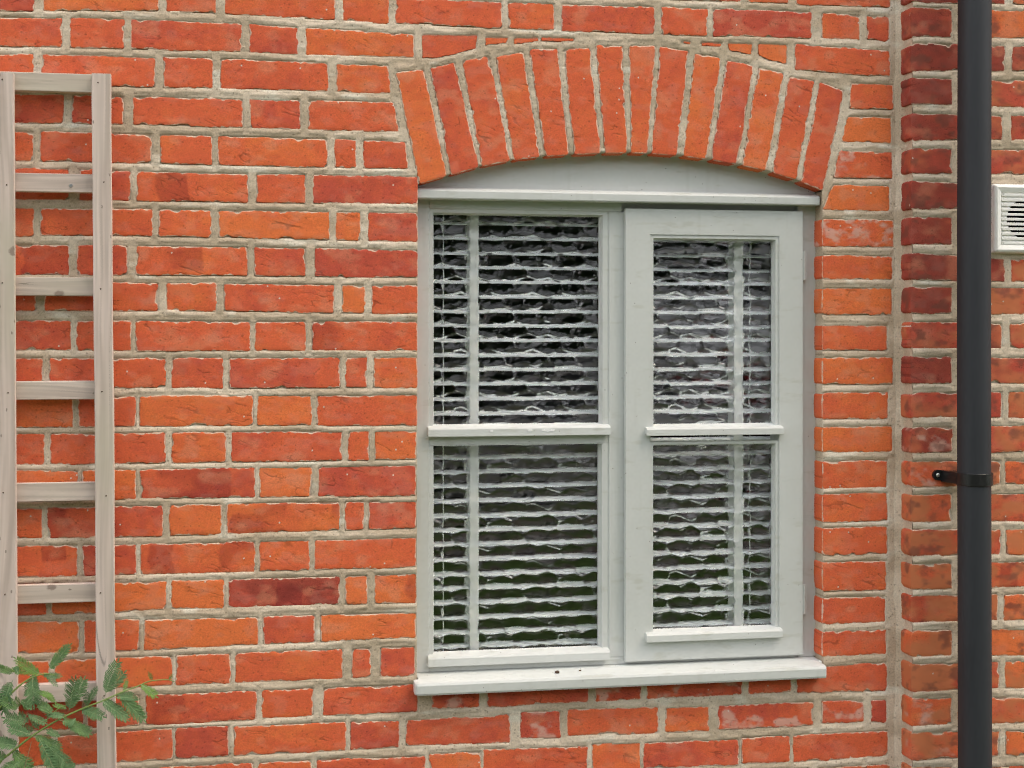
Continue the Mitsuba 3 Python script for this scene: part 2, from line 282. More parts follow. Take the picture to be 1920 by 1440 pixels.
FRAG = [[390,2181,507,2185,503,2159,457,2145,422,2137,391,2135,4],[523,2181,571,2182,568,2173,525,2167,2],[585,2182,637,2185,636,2179,586,2171,3],[643,2186,681,2187,713,2187,713,2182,643,2179,3],[949,2190,971,2189,969,2185,950,2186,2],[995,2188,1040,2188,1038,2182,996,2183,2],[1055,2189,1109,2189,1107,2167,1057,2175,2],[1124,2190,1188,2190,1186,2150,1142,2158,1124,2168,2]]
ARCH = [[339,2101,390,2110,439,1889,387,1878,2],[410,2114,455,2126,506,1910,454,1895,5],[478,2130,529,2142,572,1923,519,1912,4],[549,2141,601,2152,637,1937,587,1925,3],[621,2158,674,2163,699,1942,656,1934,4],[694,2163,744,2167,768,1947,719,1942,4],[764,2173,817,2173,826,1948,784,1946,3],[837,2174,890,2176,870,1953,841,1950,3],[906,2175,963,2168,937,1949,887,1953,4],[982,2163,1034,2156,1003,1938,957,1946,2],[1053,2151,1108,2142,1072,1927,1021,1937,5],[1126,2137,1178,2129,1136,1910,1088,1920,2],[1197,2120,1249,2113,1205,1895,1157,1904,4],[1268,2110,1317,2095,1268,1875,1223,1890,5]]
PIER = [[1451,2339,1672,2343,1672,2287,1451,2283,9],[1692,2344,1911,2351,1911,2299,1692,2288,3],[1451,2270,1545,2270,1545,2211,1451,2209,8],[1562,2269,1807,2275,1807,2217,1562,2211,2],[1451,2192,1670,2193,1670,2141,1451,2134,9],[1691,2194,1911,2199,1911,2152,1691,2142,8],[1451,2117,1545,2117,1545,2062,1451,2063,9],[1562,2117,1807,2122,1807,2063,1562,2061,7],[1451,2040,1665,2040,1665,1989,1451,1984,8],[1689,2041,1911,2045,1911,1997,1689,1990,8],[1451,1965,1545,1965,1545,1912,1451,1912,8],[1562,1965,1807,1968,1807,1916,1562,1912,7],[1451,1893,1667,1889,1667,1833,1451,1835,9],[1688,1890,1911,1892,1911,1839,1688,1833,6],[1451,1816,1545,1816,1545,1757,1451,1757,9],[1562,1816,1807,1818,1807,1760,1562,1757,6],[1451,1738,1669,1725,1669,1678,1451,1681,9],[1688,1725,1911,1725,1911,1683,1688,1679,6],[1451,1664,1545,1663,1545,1607,1451,1607,9],[1562,1662,1807,1662,1807,1607,1562,1607,6],[1451,1588,1664,1583,1664,1531,1451,1531,7],[1686,1583,1911,1582,1911,1533,1686,1531,6],[1451,1511,1545,1510,1545,1456,1451,1457,9],[1562,1509,1807,1507,1807,1454,1562,1456,7],[1451,1435,1663,1433,1663,1380,1451,1382,7],[1681,1433,1911,1429,1911,1380,1681,1379,5],[1451,1358,1545,1359,1545,1304,1451,1303,28],[1562,1360,1807,1359,1807,1304,1562,1304,6],[1451,1282,1660,1282,1660,1233,1451,1230,24],[1675,1282,1911,1276,1911,1231,1675,1233,3],[1451,1211,1545,1211,1545,1153,1451,1155,3],[1562,1210,1807,1207,1807,1148,1562,1153,15],[1451,1136,1660,1131,1660,1079,1451,1082,5],[1675,1131,1911,1123,1911,1074,1675,1078,2],[1451,1061,1545,1061,1545,1008,1451,1008,4],[1562,1061,1807,1057,1807,1005,1562,1008,14],[1451,992,1654,989,1654,935,1451,935,14],[1670,988,1911,978,1911,928,1670,934,2],[1451,916,1545,914,1545,860,1451,861,3],[1562,914,1807,907,1807,854,1562,860,1],[1451,843,1656,842,1656,785,1451,785,15],[1673,841,1911,829,1911,776,1673,784,2],[1451,769,1545,766,1545,710,1451,711,23],[1562,765,1807,756,1807,703,1562,710,4],[1451,696,1656,689,1656,637,1451,637,24],[1675,688,1911,674,1911,626,1675,636,2],[1451,620,1545,616,1545,561,1451,562,3],[1562,615,1807,603,1807,554,1562,562,2]]


# ---------------------------------------------------------------- bricks
def brick_mesh(quad, y, depth, tone, seed, step=0.005, rough=1.0, deep_uv=9.0, calm=(), clean=False):
    """A hand-made brick: quad = four (x, z) corners in metres (top left, top right, bottom right, bottom left), y its face."""
    q = np.array(quad, float)
    w = (np.linalg.norm(q[1] - q[0]) + np.linalg.norm(q[2] - q[3])) / 2
    h = (np.linalg.norm(q[3] - q[0]) + np.linalg.norm(q[2] - q[1])) / 2
    ns, nt = max(4, int(w / step)), max(4, int(h / step))

    def spaced(n, size):
        e = np.array([0.0, 0.0016, 0.0040]) / size
        mid = np.linspace(0.0075 / size, 1 - 0.0075 / size, n)
        return np.concatenate([e, mid, 1 - e[::-1]])
    if min(w, h) < 0.022:
        s, t = np.linspace(0, 1, ns + 3), np.linspace(0, 1, nt + 3)
    else:
        s, t = spaced(ns, w), spaced(nt, h)
    S, U = np.meshgrid(s, t)
    a, b = S * w, U * h
    r = min(0.0045 + 0.003 * ((seed * 7) % 5) / 5, 0.3 * min(w, h))
    # rounded corners: pull points inside the rounded rectangle
    da, db = np.minimum(a, w - a), np.minimum(b, h - b)
    ca, cb = np.maximum(r - da, 0), np.maximum(r - db, 0)
    L = np.maximum(np.hypot(ca, cb), 1e-9)
    k = np.where(L > r, r / L, 1.0)
    na = np.where(a < w / 2, r - ca * k, w - r + ca * k)
    nb = np.where(b < h / 2, r - cb * k, h - r + cb * k)
    a = np.where(ca > 0, na, a)
    b = np.where(cb > 0, nb, b)

    # ragged outline: mortar bites into the face from each side
    def bite(u, side):
        P = np.stack([u * 75, u * 0 + seed * 3.7 + side * 11.3, u * 0], -1)
        wav = meshkit.fbm(P * [0.35, 1, 1], 2, 3) - 0.5
        f = meshkit.noise(P * [3.0, 1, 1], 8) - 0.5
        big = np.maximum(0, meshkit.noise(P * [0.75, 1, 1], 5) - 0.74) * 0.022
        return (rough if side not in calm else 0.25 * rough) * (0.0046 * wav + 0.0016 * f + big - 0.0012)
    fade = lambda d: np.exp(-(d / 0.011) ** 2)  # noqa: E731
    top, bot = bite(a, 1) * fade(b), bite(a, 2) * fade(h - b)
    lef, rig = bite(b, 3) * fade(a), bite(b, 4) * fade(w - a)
    edge = np.minimum(np.minimum(a + (0.004 if clean else 0), w - a), np.minimum(b, h - b))
    a, b = a + lef - rig, b + top - bot
    u, v = a / w, b / h
    xz = (1 - v)[..., None] * ((1 - u)[..., None] * q[0] + u[..., None] * q[1]) + v[..., None] * ((1 - u)[..., None] * q[3] + u[..., None] * q[2])
    relief = (meshkit.fbm(np.stack([xz[..., 0] * 34, xz[..., 1] * 42, xz[..., 0] * 0 + seed * 2.9], -1), 3, 2) - 0.5) * 0.0020
    drop = 0.0008 * np.exp(-(edge / 0.0026) ** 2)
    tilt = ((seed * 37 % 17) / 17 - 0.5) * 0.0016
    Y = y + relief * np.clip(edge / 0.006, 0.25, 1) + drop + tilt * (U - 0.5) * 2 + ((seed * 13 % 11) / 11 - 0.5) * 0.0010
    V = np.stack([xz[..., 0], Y, xz[..., 1]], -1)
    m, n = S.shape
    idx = np.arange(m * n).reshape(m, n)
    f = np.stack([idx[:-1, :-1], idx[1:, :-1], idx[1:, 1:], idx[:-1, 1:]], -1).reshape(-1, 4)
    loop = np.concatenate([idx[0, :], idx[1:, -1], idx[-1, -2::-1], idx[-2:0:-1, 0]])
    P0 = V.reshape(-1, 3)
    ring = P0[loop]
    sk, uvs = [P0], [edge.reshape(-1) * 1000]
    faces = [f]
    prev = loop
    for d_ in ([0.004, depth] if depth > 0.03 else [depth]):
        rr = ring.copy()
        rr[:, 1] = y + d_ + (0.003 if depth <= 0.03 else 0)
        if depth > 0.03:
            rr[:, 0] += (meshkit.noise(rr * 60, 4) - 0.5) * 0.001
        cur = sum(len(x) for x in sk) + np.arange(len(loop))
        sk.append(rr)
        uvs.append(np.full(len(loop), 3.0 if d_ < depth else deep_uv))
        nx, cx = np.roll(prev, -1), np.roll(cur, -1)
        faces.append(np.stack([prev, nx, cx, cur], -1))
        prev = cur
    V = np.vstack(sk)
    uv = np.stack([np.concatenate(uvs), np.full(len(V), 32.0 * seed + tone + 0.02)], 1)
    F = np.vstack(faces)
    F = np.vstack([F[:, [0, 1, 2]], F[:, [0, 2, 3]]])
    return trimesh.Trimesh(V, F, process=False), uv


def quad_of(row):
    return np.array(row[:8], float).reshape(4, 2) / 1000.0


FACE, PIER_FACE = 0.0, -0.056
XL, XR, PIER_X = 0.381, 1.2700, 1.4506
INTRADOS = [(0.381, 1.871), (0.440, 1.8895), (0.512, 1.9105), (0.580, 1.9255), (0.649, 1.9355), (0.741, 1.9435), (0.834, 1.9475), (0.905, 1.9465), (0.977, 1.9415), (1.048, 1.9325), (1.121, 1.9200), (1.194, 1.9030), (1.270, 1.8745)]
SILL_Z = 0.838
OPENING = Polygon([(XL, SILL_Z)] + INTRADOS + [(XR, SILL_Z)])
MASK = []   # brick polygons, for the mortar's profile
seed = 0
tag("brick_wall", "long orange red brick house wall with arched window opening and thick buff mortar joints", "wall")
tag("brick_pier", "dark maroon and orange brick wall stepping forward at right behind the black downpipe", "wall")
for row in WALL:
    seed += 1
    q = quad_of(row)
    MASK.append(q)
    jamb = (abs(q[3, 0] - XR) < 0.012 or abs(q[0, 0] - XR) < 0.012 or abs(q[1, 0] - XL) < 0.012)
    if jamb:
        for i in (0, 3):
            if abs(q[i, 0] - XR) < 0.02:
                q[i, 0] = XR + 0.001 * (rng.random() - 0.5)
    m, uv = brick_mesh(q, FACE, 0.060 if jamb else 0.010, row[8], seed, calm=(3, 4) if jamb else ())
    put("brick_wall__brick", m, "m_brick", True, uv=uv)
for row in ARCH:
    seed += 1
    q = quad_of(row)
    cm = (q[0] + q[3]) / 2, (q[1] + q[2]) / 2
    ax_ = (cm[1] - cm[0]) / np.linalg.norm(cm[1] - cm[0])
    q[[0, 3]] -= ax_ * 0.0022
    q[[1, 2]] += ax_ * 0.0022
    # the soffit end follows the arch
    line = LineString(INTRADOS)
    for i in (2, 3):
        near = line.interpolate(line.project(shapely.Point(q[i])))
        q[i] = [near.x, near.y]
    MASK.append(q)
    m, uv = brick_mesh(q, FACE - 0.001, 0.050, row[8], seed, rough=0.9, calm=(2,))
    put("brick_wall__arch_brick", m, "m_brick", True, uv=uv)


def frag_mesh(pts, y, tone, seed):
    pg = Polygon(pts).buffer(-0.002).buffer(0.0018, quad_segs=3).segmentize(0.006)
    c = np.array(pg.exterior.coords)[:-1]
    c = c + (meshkit.noise(np.stack([c[:, 0] * 150, c[:, 1] * 150, c[:, 0] * 0 + seed], -1))[:, None] - 0.5) * 0.003
    pg = Polygon(c).buffer(0)
    if pg.geom_type != "Polygon":
        pg = max(pg.geoms, key=lambda g: g.area)
    m = extrude_y(pg, y, y + 0.012)
    uv = np.stack([np.where(np.array(m.vertices)[:, 1] < y + 0.001, 7.0, 7.0), np.full(len(m.vertices), 32.0 * seed + tone + 0.02)], 1)
    return m, uv


for row in FRAG:
    seed += 1
    pts = np.array(row[:-1], float).reshape(-1, 2) / 1000
    MASK.append(pts)
    m, uv = frag_mesh(pts, FACE, row[-1], seed)
    put("brick_wall__cut_brick", m, "m_brick", False, uv=uv)

PMASK = []
for row in PIER:
    seed += 1
    q = quad_of(row)
    edge = abs(q[0, 0] - PIER_X) < 0.01
    if edge:
        q[0, 0] = PIER_X + 0.001 * (rng.random() - 0.5)
        q[3, 0] = PIER_X + 0.001 * (rng.random() - 0.5)
    PMASK.append(q)
    m, uv = brick_mesh(q, PIER_FACE, 0.056 if edge else 0.010, row[8], seed, rough=1.25, calm=(3,) if edge else (), clean=edge)
    put("brick_pier__brick", m, "m_brick", True, uv=uv)

# brickwork outside the picture, coarse and joined
outer, ouv, pouter, puv = [], [], [], []
for k in range(-11, 32):
    zt = 1.55 + 0.646 - 0.075 * k + 0.066
    zb = zt - 0.057
    if zt < 0.03 or zt > 3.0:
        continue
    inside = -2 < k < 22
    for lo, hi, dest, du, y in ((-1.75, -0.62 if inside else 1.43, outer, ouv, FACE), (2.02 if inside else 1.4506, 2.75, pouter, puv, PIER_FACE)):
        if inside and y == FACE:
            row_x = [min(r[0], r[6]) for r in WALL if abs((r[1] + r[7]) / 2000 - (zt + zb) / 2) < 0.03]
            hi = min(row_x) / 1000 - 0.016 if row_x else hi
        if inside and y != FACE:
            row_x = [max(r[2], r[4]) for r in PIER if abs((r[1] + r[7]) / 2000 - (zt + zb) / 2) < 0.04]
            lo = max(row_x) / 1000 + 0.018 if row_x else lo
        x, n = hi if y == FACE else lo, k
        while (x > lo) if y == FACE else (x < hi):
            n += 1
            w = 0.214 if n % 2 else 0.100
            a, b = (x - w, x) if y == FACE else (x, x + w)
            seed += 1
            m, uv = brick_mesh([(a, zt), (b, zt), (b, zb), (a, zb)], y, 0.010, 2 + 4 * rng.random() + (2 if y != FACE else 0), seed, step=0.03, rough=0.6)
            dest.append(m)
            du.append(uv)
            x = x - w - 0.017 if y == FACE else x + w + 0.017
put("brick_wall__outer_brickwork", cat(outer), "m_brick", True, kind="stuff", uv=np.vstack(ouv))
put("brick_pier__outer_brickwork", cat(pouter), "m_brick", True, kind="stuff", uv=np.vstack(puv))


def mortar_sheet(x0, x1, z0, z1, step, y, polys, opening=None, amp=1.0):
    xs, zs = np.linspace(x0, x1, int((x1 - x0) / step) + 1), np.linspace(z0, z1, int((z1 - z0) / step) + 1)
    X, Z = np.meshgrid(xs, zs)
    M = np.zeros(X.shape, bool)
    for pg in polys:
        pg = np.asarray(pg)
        a, b = pg.min(0), pg.max(0)
        i0, i1 = np.searchsorted(zs, a[1]), np.searchsorted(zs, b[1])
        j0, j1 = np.searchsorted(xs, a[0]), np.searchsorted(xs, b[0])
        if i1 > i0 and j1 > j0:
            M[i0:i1, j0:j1] |= shapely.contains_xy(Polygon(pg), X[i0:i1, j0:j1], Z[i0:i1, j0:j1])
    # distance up and down to the next brick
    up, dn = np.full(X.shape, 99.0), np.full(X.shape, 99.0)
    for i in range(1, len(zs)):
        dn[i] = np.where(M[i - 1], 0, dn[i - 1] + 1)
    for i in range(len(zs) - 2, -1, -1):
        up[i] = np.where(M[i + 1], 0, up[i + 1] + 1)
    bed = (up + dn) * step < 0.032
    t = np.where(bed, (up + 0.5) / (up + dn + 1), 0.5)
    wide = meshkit.fbm(np.stack([X * 9, Z * 9, X * 0 + 1.5], -1), 3, 4)
    struck = 0.0010 * (1 - t) ** 1.3 * np.clip((wide - 0.25) * 2.2, 0.15, 1.2)
    struck += np.where(bed, 0.0022 * np.exp(-((t - 0.5 - (wide - 0.5) * 0.9) / 0.16) ** 2) * -1.0, 0)   # a rib in the middle of the joint
    rough = (meshkit.fbm(np.stack([X * 55, Z * 80, X * 0], -1), 4, 1) - 0.5) * 0.0024
    Y = y + 0.0004 + amp * (struck + rough) + np.where(M, 0.004, 0)
    V = np.stack([X, Y, Z], -1).reshape(-1, 3)
    n, m = X.shape
    idx = np.arange(n * m).reshape(n, m)
    F = np.stack([idx[:-1, :-1], idx[:-1, 1:], idx[1:, 1:], idx[1:, :-1]], -1).reshape(-1, 4)
    if opening is not None:
        ins = shapely.contains_xy(opening, V[:, 0], V[:, 2])
        keep = (~ins[F]).any(1)
        F = F[keep]
        used = np.unique(F[ins[F]])
        ring = opening.exterior
        for i in used:
            pt = ring.interpolate(ring.project(shapely.Point(V[i, 0], V[i, 2])))
            V[i] = [pt.x, y + 0.0025, pt.y]
    F = np.vstack([F[:, [0, 1, 2]], F[:, [0, 2, 3]]])
    u = np.unique(F)
    remap = np.full(len(V), -1)
    remap[u] = np.arange(len(u))
    from scipy.ndimage import distance_transform_edt
    D = distance_transform_edt(~M) * step * 1000
    return trimesh.Trimesh(V[u], remap[F], process=False), np.stack([D.reshape(-1)[u], np.zeros(len(u))], 1)


MOPEN = OPENING.buffer(-0.0005)
MOPEN = Polygon([(XL - 0.002, SILL_Z)] + [(x, z + 0.0025) for x, z in INTRADOS] + [(XR + 0.0025, SILL_Z)])
m, uv = mortar_sheet(-0.70, PIER_X + 0.004, 0.56, 2.30, 0.0034, FACE, MASK, MOPEN)
put("brick_wall__mortar", m, "m_mortar", True, uv=uv)
m, uv = mortar_sheet(PIER_X + 0.0042, 2.00, 0.56, 2.30, 0.0034, PIER_FACE, PMASK)
put("brick_pier__mortar", m, "m_mortar", True, uv=uv)
# mortar of the reveals, the arch soffit and the pier's return
rev = [cbox(XR + 0.0025, XR + 0.02, 0.0028, 0.10, SILL_Z - 0.03, 1.874, 0.0002), cbox(XL - 0.02, XL - 0.002, 0.0028, 0.10, SILL_Z - 0.03, 1.870, 0.0002)]
for (xa, za), (xb, zb) in zip(INTRADOS[:-1], INTRADOS[1:]):
    rev.append(hull([(x, yy, z + dz) for x, z in ((xa, za), (xb, zb)) for yy in (0.0028, 0.10) for dz in (0.0026, 0.02)]))
m = cat(rev)
put("brick_wall__reveal_mortar", m, "m_mortar", uv=np.full((len(m.vertices), 2), 9.0))
n_ = 160
zz = np.linspace(0.56, 2.30, n_ * 3)
yy = np.linspace(PIER_FACE + 0.003, 0.004, 14)
Yg, Zg = np.meshgrid(yy, zz)
# corner fillet of smeared mortar
Xg = PIER_X + 0.0050 + (meshkit.fbm(np.stack([Yg * 60, Zg * 60, Yg * 0], -1), 3, 9) - 0.5) * 0.003 - np.clip((Yg + 0.016) / 0.016, 0, 1) ** 1.5 * (0.010 + 0.012 * meshkit.fbm(np.stack([Zg * 9, Yg * 0, Yg * 0], -1), 3, 2))
ii = np.arange(Xg.size).reshape(Xg.shape)
Fg = np.stack([ii[:-1, :-1], ii[1:, :-1], ii[1:, 1:], ii[:-1, 1:]], -1).reshape(-1, 4)
put("brick_pier__return_mortar", (np.stack([Xg, Yg, Zg], -1).reshape(-1, 3), Fg), "m_mortar", True, uv=np.full((Xg.size, 2), 6.0))
# mortar sheets beyond the picture and the solid wall behind
far = [cbox(-1.75, -0.70, 0.0045, 0.03, 0.0, 3.0), cbox(-0.70, PIER_X, 0.0045, 0.03, 0.0, 0.56), cbox(-0.70, PIER_X, 0.0045, 0.03, 2.30, 3.0)]
m = cat(far)
put("brick_wall__outer_mortar", m, "m_mortar", uv=np.full((len(m.vertices), 2), 9.0))
far = [cbox(2.0, 2.75, PIER_FACE + 0.0045, 0.02, 0.0, 3.0), cbox(PIER_X + 0.0022, 2.0, PIER_FACE + 0.0045, 0.02, 0.0, 0.56), cbox(PIER_X + 0.0022, 2.0, PIER_FACE + 0.0045, 0.02, 2.30, 3.0),
       cbox(PIER_X + 0.012, 2.0, PIER_FACE + 0.02, 0.02, 0.56, 2.30)]
m = cat(far)
put("brick_pier__outer_mortar", m, "m_mortar", uv=np.full((len(m.vertices), 2), 9.0))
core = sbox(-1.75, 0.0, 2.75, 3.0).difference(OPENING.buffer(0.004, join_style=2))
m = extrude_y(core, 0.036, 0.30)
put("brick_wall__core", m, "m_mortar", uv=np.full((len(m.vertices), 2), 9.0))

# the rest of the house, which shades the wall from the sun behind it
shell = [cbox(-9.0, -1.76, 0.0, 6.0, 0.0, 6.2), cbox(2.76, 9.0, PIER_FACE, 6.0, 0.0, 6.2), cbox(-1.755, 1.44, 0.0, 6.0, 3.11, 6.2), cbox(1.4506, 2.755, PIER_FACE, 6.0, 3.11, 6.2), cbox(-1.755, 2.755, 3.4, 6.0, 0.0, 3.10)]
m = cat(shell)
put("brick_wall__house_shell", m, "m_mortar", uv=np.full((len(m.vertices), 2), 9.0))

# ---------------------------------------------------------------- the room behind the window
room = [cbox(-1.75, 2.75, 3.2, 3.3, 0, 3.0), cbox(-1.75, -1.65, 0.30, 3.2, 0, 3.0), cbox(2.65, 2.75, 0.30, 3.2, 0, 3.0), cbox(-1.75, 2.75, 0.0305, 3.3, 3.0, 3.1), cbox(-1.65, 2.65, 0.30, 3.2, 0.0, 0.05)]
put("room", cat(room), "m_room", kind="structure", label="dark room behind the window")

# ---------------------------------------------------------------- window
YF = 0.045
tag("window", "pale grey painted timber window under a brick arch with wavy patterned glass", "window")
W = "window__"
tymp = Polygon([(XL - 0.003, 1.852)] + [(x, z + 0.004) for x, z in INTRADOS] + [(XR + 0.003, 1.852)])
put(W + "head_board", extrude_y(tymp, YF - 0.004, YF + 0.05), "m_paint")
# weather mould under the head board, with a sloped top and a drip lip
prof = [(0.0125, 1.8445), (0.0115, 1.8465), (0.0115, 1.8600), (0.0135, 1.8635), (0.0180, 1.8660), (YF - 0.0042, 1.8705), (YF - 0.0042, 1.8440), (0.0200, 1.8440), (0.0190, 1.8465), (0.0155, 1.8465), (0.0150, 1.8440)]
put(W + "drip_mould", extrude_x(prof, XL + 0.0005, XR - 0.0015), "m_paint")
put(W + "jamb", cbox(XL - 0.004, 0.4115, YF, YF + 0.065, 0.848, 1.8518), "m_paint")
put(W + "jamb", cbox(1.2305, XR + 0.004, YF + 0.001, YF + 0.065, 0.848, 1.8518), "m_paint")
put(W + "head_rail", cat([cbox(0.4117, 0.8300, YF + 0.0005, YF + 0.065, 1.8260, 1.8516), cbox(0.8300, 1.2303, YF + 0.0140, YF + 0.065, 1.8260, 1.8516)]), "m_paint")
put(W + "bottom_rail", cbox(0.4117, 1.2303, YF + 0.0005, YF + 0.065, 0.8482, 0.8640), "m_paint")
put(W + "mullion", cbox(0.8005, 0.8460, YF, YF + 0.065, 0.8642, 1.8258), "m_paint")
# fixed light: glazing beads, bar, weather bars
def bead_ring(x0, x1, z0, z1, w, y0, y1):
    o = Polygon([(x0, z0), (x1, z0), (x1, z1), (x0, z1)])
    return o.difference(Polygon([(x0 + w, z0 + w), (x1 - w, z0 + w), (x1 - w, z1 - w), (x0 + w, z1 - w)])), y0, y1


def bead(x0, x1, z0, z1, gx0, gx1, gz0, gz1, y0, yg):
    """A glazing bead: mitred frame whose inner face slopes back to the glass."""
    b = []
    o, i = [(x0, z0), (x1, z0), (x1, z1), (x0, z1)], [(gx0, gz0), (gx1, gz0), (gx1, gz1), (gx0, gz1)]
    for k in range(4):
        A, B, C, D = o[k], o[(k + 1) % 4], i[(k + 1) % 4], i[k]
        la = 0.70
        Cm = (B[0] + (C[0] - B[0]) * la, B[1] + (C[1] - B[1]) * la)
        Dm = (A[0] + (D[0] - A[0]) * la, A[1] + (D[1] - A[1]) * la)
        b.append(hull([(A[0], y0, A[1]), (B[0], y0, B[1]), (Cm[0], y0, Cm[1]), (Dm[0], y0, Dm[1]), (C[0], yg - 0.003, C[1]), (D[0], yg - 0.003, D[1]),
                       (A[0], yg + 0.004, A[1]), (B[0], yg + 0.004, B[1]), (C[0], yg + 0.004, C[1]), (D[0], yg + 0.004, D[1])]))
    return cat(b)


GL = YF + 0.020   # outer face of the fixed glass
put(W + "glazing_bead", bead(0.4119, 0.8003, 1.3272, 1.8258, 0.4225, 0.7830, 1.3690, 1.8150, YF + 0.003, GL), "m_paint")
put(W + "glazing_bead", bead(0.4119, 0.8003, 0.8642, 1.3268, 0.4225, 0.7810, 0.8830, 1.3245, YF + 0.003, GL), "m_paint")
def weather_bar(x0, x1, z0, z1, y0, y1):
    h = z1 - z0
    return extrude_x([(y0, z0), (y0 - 0.0008, z0 + 0.001), (y0, z0 + h * 0.62), (y0 + 0.003, z0 + h * 0.78), (y1, z1), (y1, z0 + 0.003), (y0 + 0.006, z0 + 0.003), (y0 + 0.005, z0)], x0, x1)


put(W + "weather_bar", weather_bar(0.4070, 0.8010, 1.3450, 1.3700, YF - 0.015, YF + 0.0165), "m_paint", label="weather bar across the middle of the left light with flaking paint")
fl = np.random.default_rng(3)
for cx_, wd in ((0.6650, 0.030), (0.6250, 0.011), (0.5420, 0.007)):
    ang = np.linspace(0, 2 * np.pi, 15)[:-1]
    pg = Polygon([(cx_ + 0.5 * wd * math.cos(t) * fl.uniform(0.8, 1.15), 1.3565 + 0.0026 * math.sin(t) * fl.uniform(0.6, 1.3)) for t in ang])
    put(W + "paint_flake", extrude_y(pg, YF - 0.0164, YF - 0.0150), "m_flake")
put(W + "weather_bar", weather_bar(0.4070, 0.7995, 0.8620, 0.8880, YF - 0.015, YF + 0.0165), "m_paint")
# the casement, hung on the right and standing proud of the frame
YC = YF - 0.0150
cas = Polygon([(0.8340, 0.8560), (1.2375, 0.8560), (1.2375, 1.8320), (0.8340, 1.8320)])
cas = cas.difference(sbox(0.8900, 0.9115, 1.1815, 1.7760)).difference(sbox(0.8900, 1.3440, 1.1815, 1.7760)).difference(sbox(0.8900, 0.9110, 1.1815, 1.3285))
c_frame = cat([extrude_y(cas, YC + 0.0012, YF - 0.0035), extrude_y(cas.intersection(sbox(0.8480, 0.8662, 1.2288, 1.8240)), YF - 0.0036, YF + 0.040)])
c_face = extrude_y(cas.buffer(-0.0012, join_style=2), YC, YC + 0.0013)
put(W + "casement", cat([c_frame, c_face]), "m_paint", label="side hung casement standing slightly proud on the right, two panes")
YGR = YC + 0.022
put(W + "casement__glazing_bead", bead(0.8902, 1.1813, 1.3442, 1.7758, 0.9000, 1.1720, 1.3660, 1.7665, YC + 0.003, YGR), "m_paint")
put(W + "casement__glazing_bead", bead(0.8902, 1.1813, 0.9112, 1.3283, 0.8990, 1.1720, 0.9190, 1.3195, YC + 0.003, YGR), "m_paint")
put(W + "casement__weather_bar", weather_bar(0.8780, 1.1870, 1.3425, 1.3640, YC - 0.015, YC + 0.0180), "m_paint")
put(W + "casement__weather_bar", weather_bar(0.8780, 1.1850, 0.8990, 0.9215, YC - 0.015, YC + 0.0180), "m_paint")
for z0, z1 in ((1.681, 1.745), (0.945, 1.010)):
    ms = [cbox(1.2380, 1.2485, YC + 0.006, YC + 0.0085, z0, z1, 0.0004)]
    for i in range(5):
        a, b = z0 + (z1 - z0) * i / 5, z0 + (z1 - z0) * (i + 1) / 5 - 0.0006
        c = trimesh.creation.cylinder(0.0033, b - a, sections=14)
        c.apply_translation([1.2410, YC + 0.0045, (a + b) / 2])
        ms.append(c)
    put(W + "casement__hinge", cat(ms), "m_paint", 35)
# sill with rounded nose, drip and horns
sp = [(YF + 0.02, 0.8478), (YF, 0.8478), (-0.031, 0.8455), (-0.037, 0.8435), (-0.0395, 0.8390), (-0.0395, 0.8230), (-0.0375, 0.8190), (-0.033, 0.8180), (-0.020, 0.8185), (-0.018, 0.8220), (-0.013, 0.8220), (-0.011, 0.8185), (-0.0045, 0.8185), (-0.0045, 0.8360), (YF + 0.02, 0.8360)]
body = cat([extrude_x(sp, XL + 0.001, XR - 0.008), cbox(XR - 0.0082, XR - 0.0005, -0.001, YF + 0.02, 0.836, 0.8476)])
nose = [(-0.0045, 0.8462), (-0.031, 0.8455), (-0.037, 0.8435), (-0.0395, 0.8390), (-0.0395, 0.8230), (-0.0375, 0.8190), (-0.033, 0.8180), (-0.0045, 0.8185)]
horn = hull([(XL + 0.001 - d, y_, z_) for d, k in ((0, 1.0), (0.006, 0.97), (0.0105, 0.86)) for y_, z_ in [(-0.0045 + (y + 0.0045) * k, 0.832 + (z - 0.832) * k) for y, z in nose]])
horn2 = hull([(XR - 0.008 + d, y_, z_) for d, k in ((0, 1.0), (0.0015, 0.97)) for y_, z_ in [(-0.0045 + (y + 0.0045) * k, 0.832 + (z - 0.832) * k) for y, z in nose]])
put(W + "sill", cat([body, horn, horn2]), "m_paint", label="projecting painted sill with chipped nosing and specks of dirt")


# ---- patterned glass: a slab whose outer face is pressed with a repeating cell pattern
PW, PH = 0.156, 0.1225
cells = np.random.default_rng(21)
cxy = []
for i in range(4):
    for j in range(3):
        cxy.append(((j + 0.5 * (i % 2) + 0.5 + 0.34 * (cells.random() - 0.5)) / 3 * PW, (i + 0.5 + 0.42 * (cells.random() - 0.5)) / 4 * PH))
cxy = np.array(cxy)
camp = 0.75 + 0.6 * cells.random(len(cxy))
ctil = (cells.random((len(cxy), 2)) - 0.5) * 2


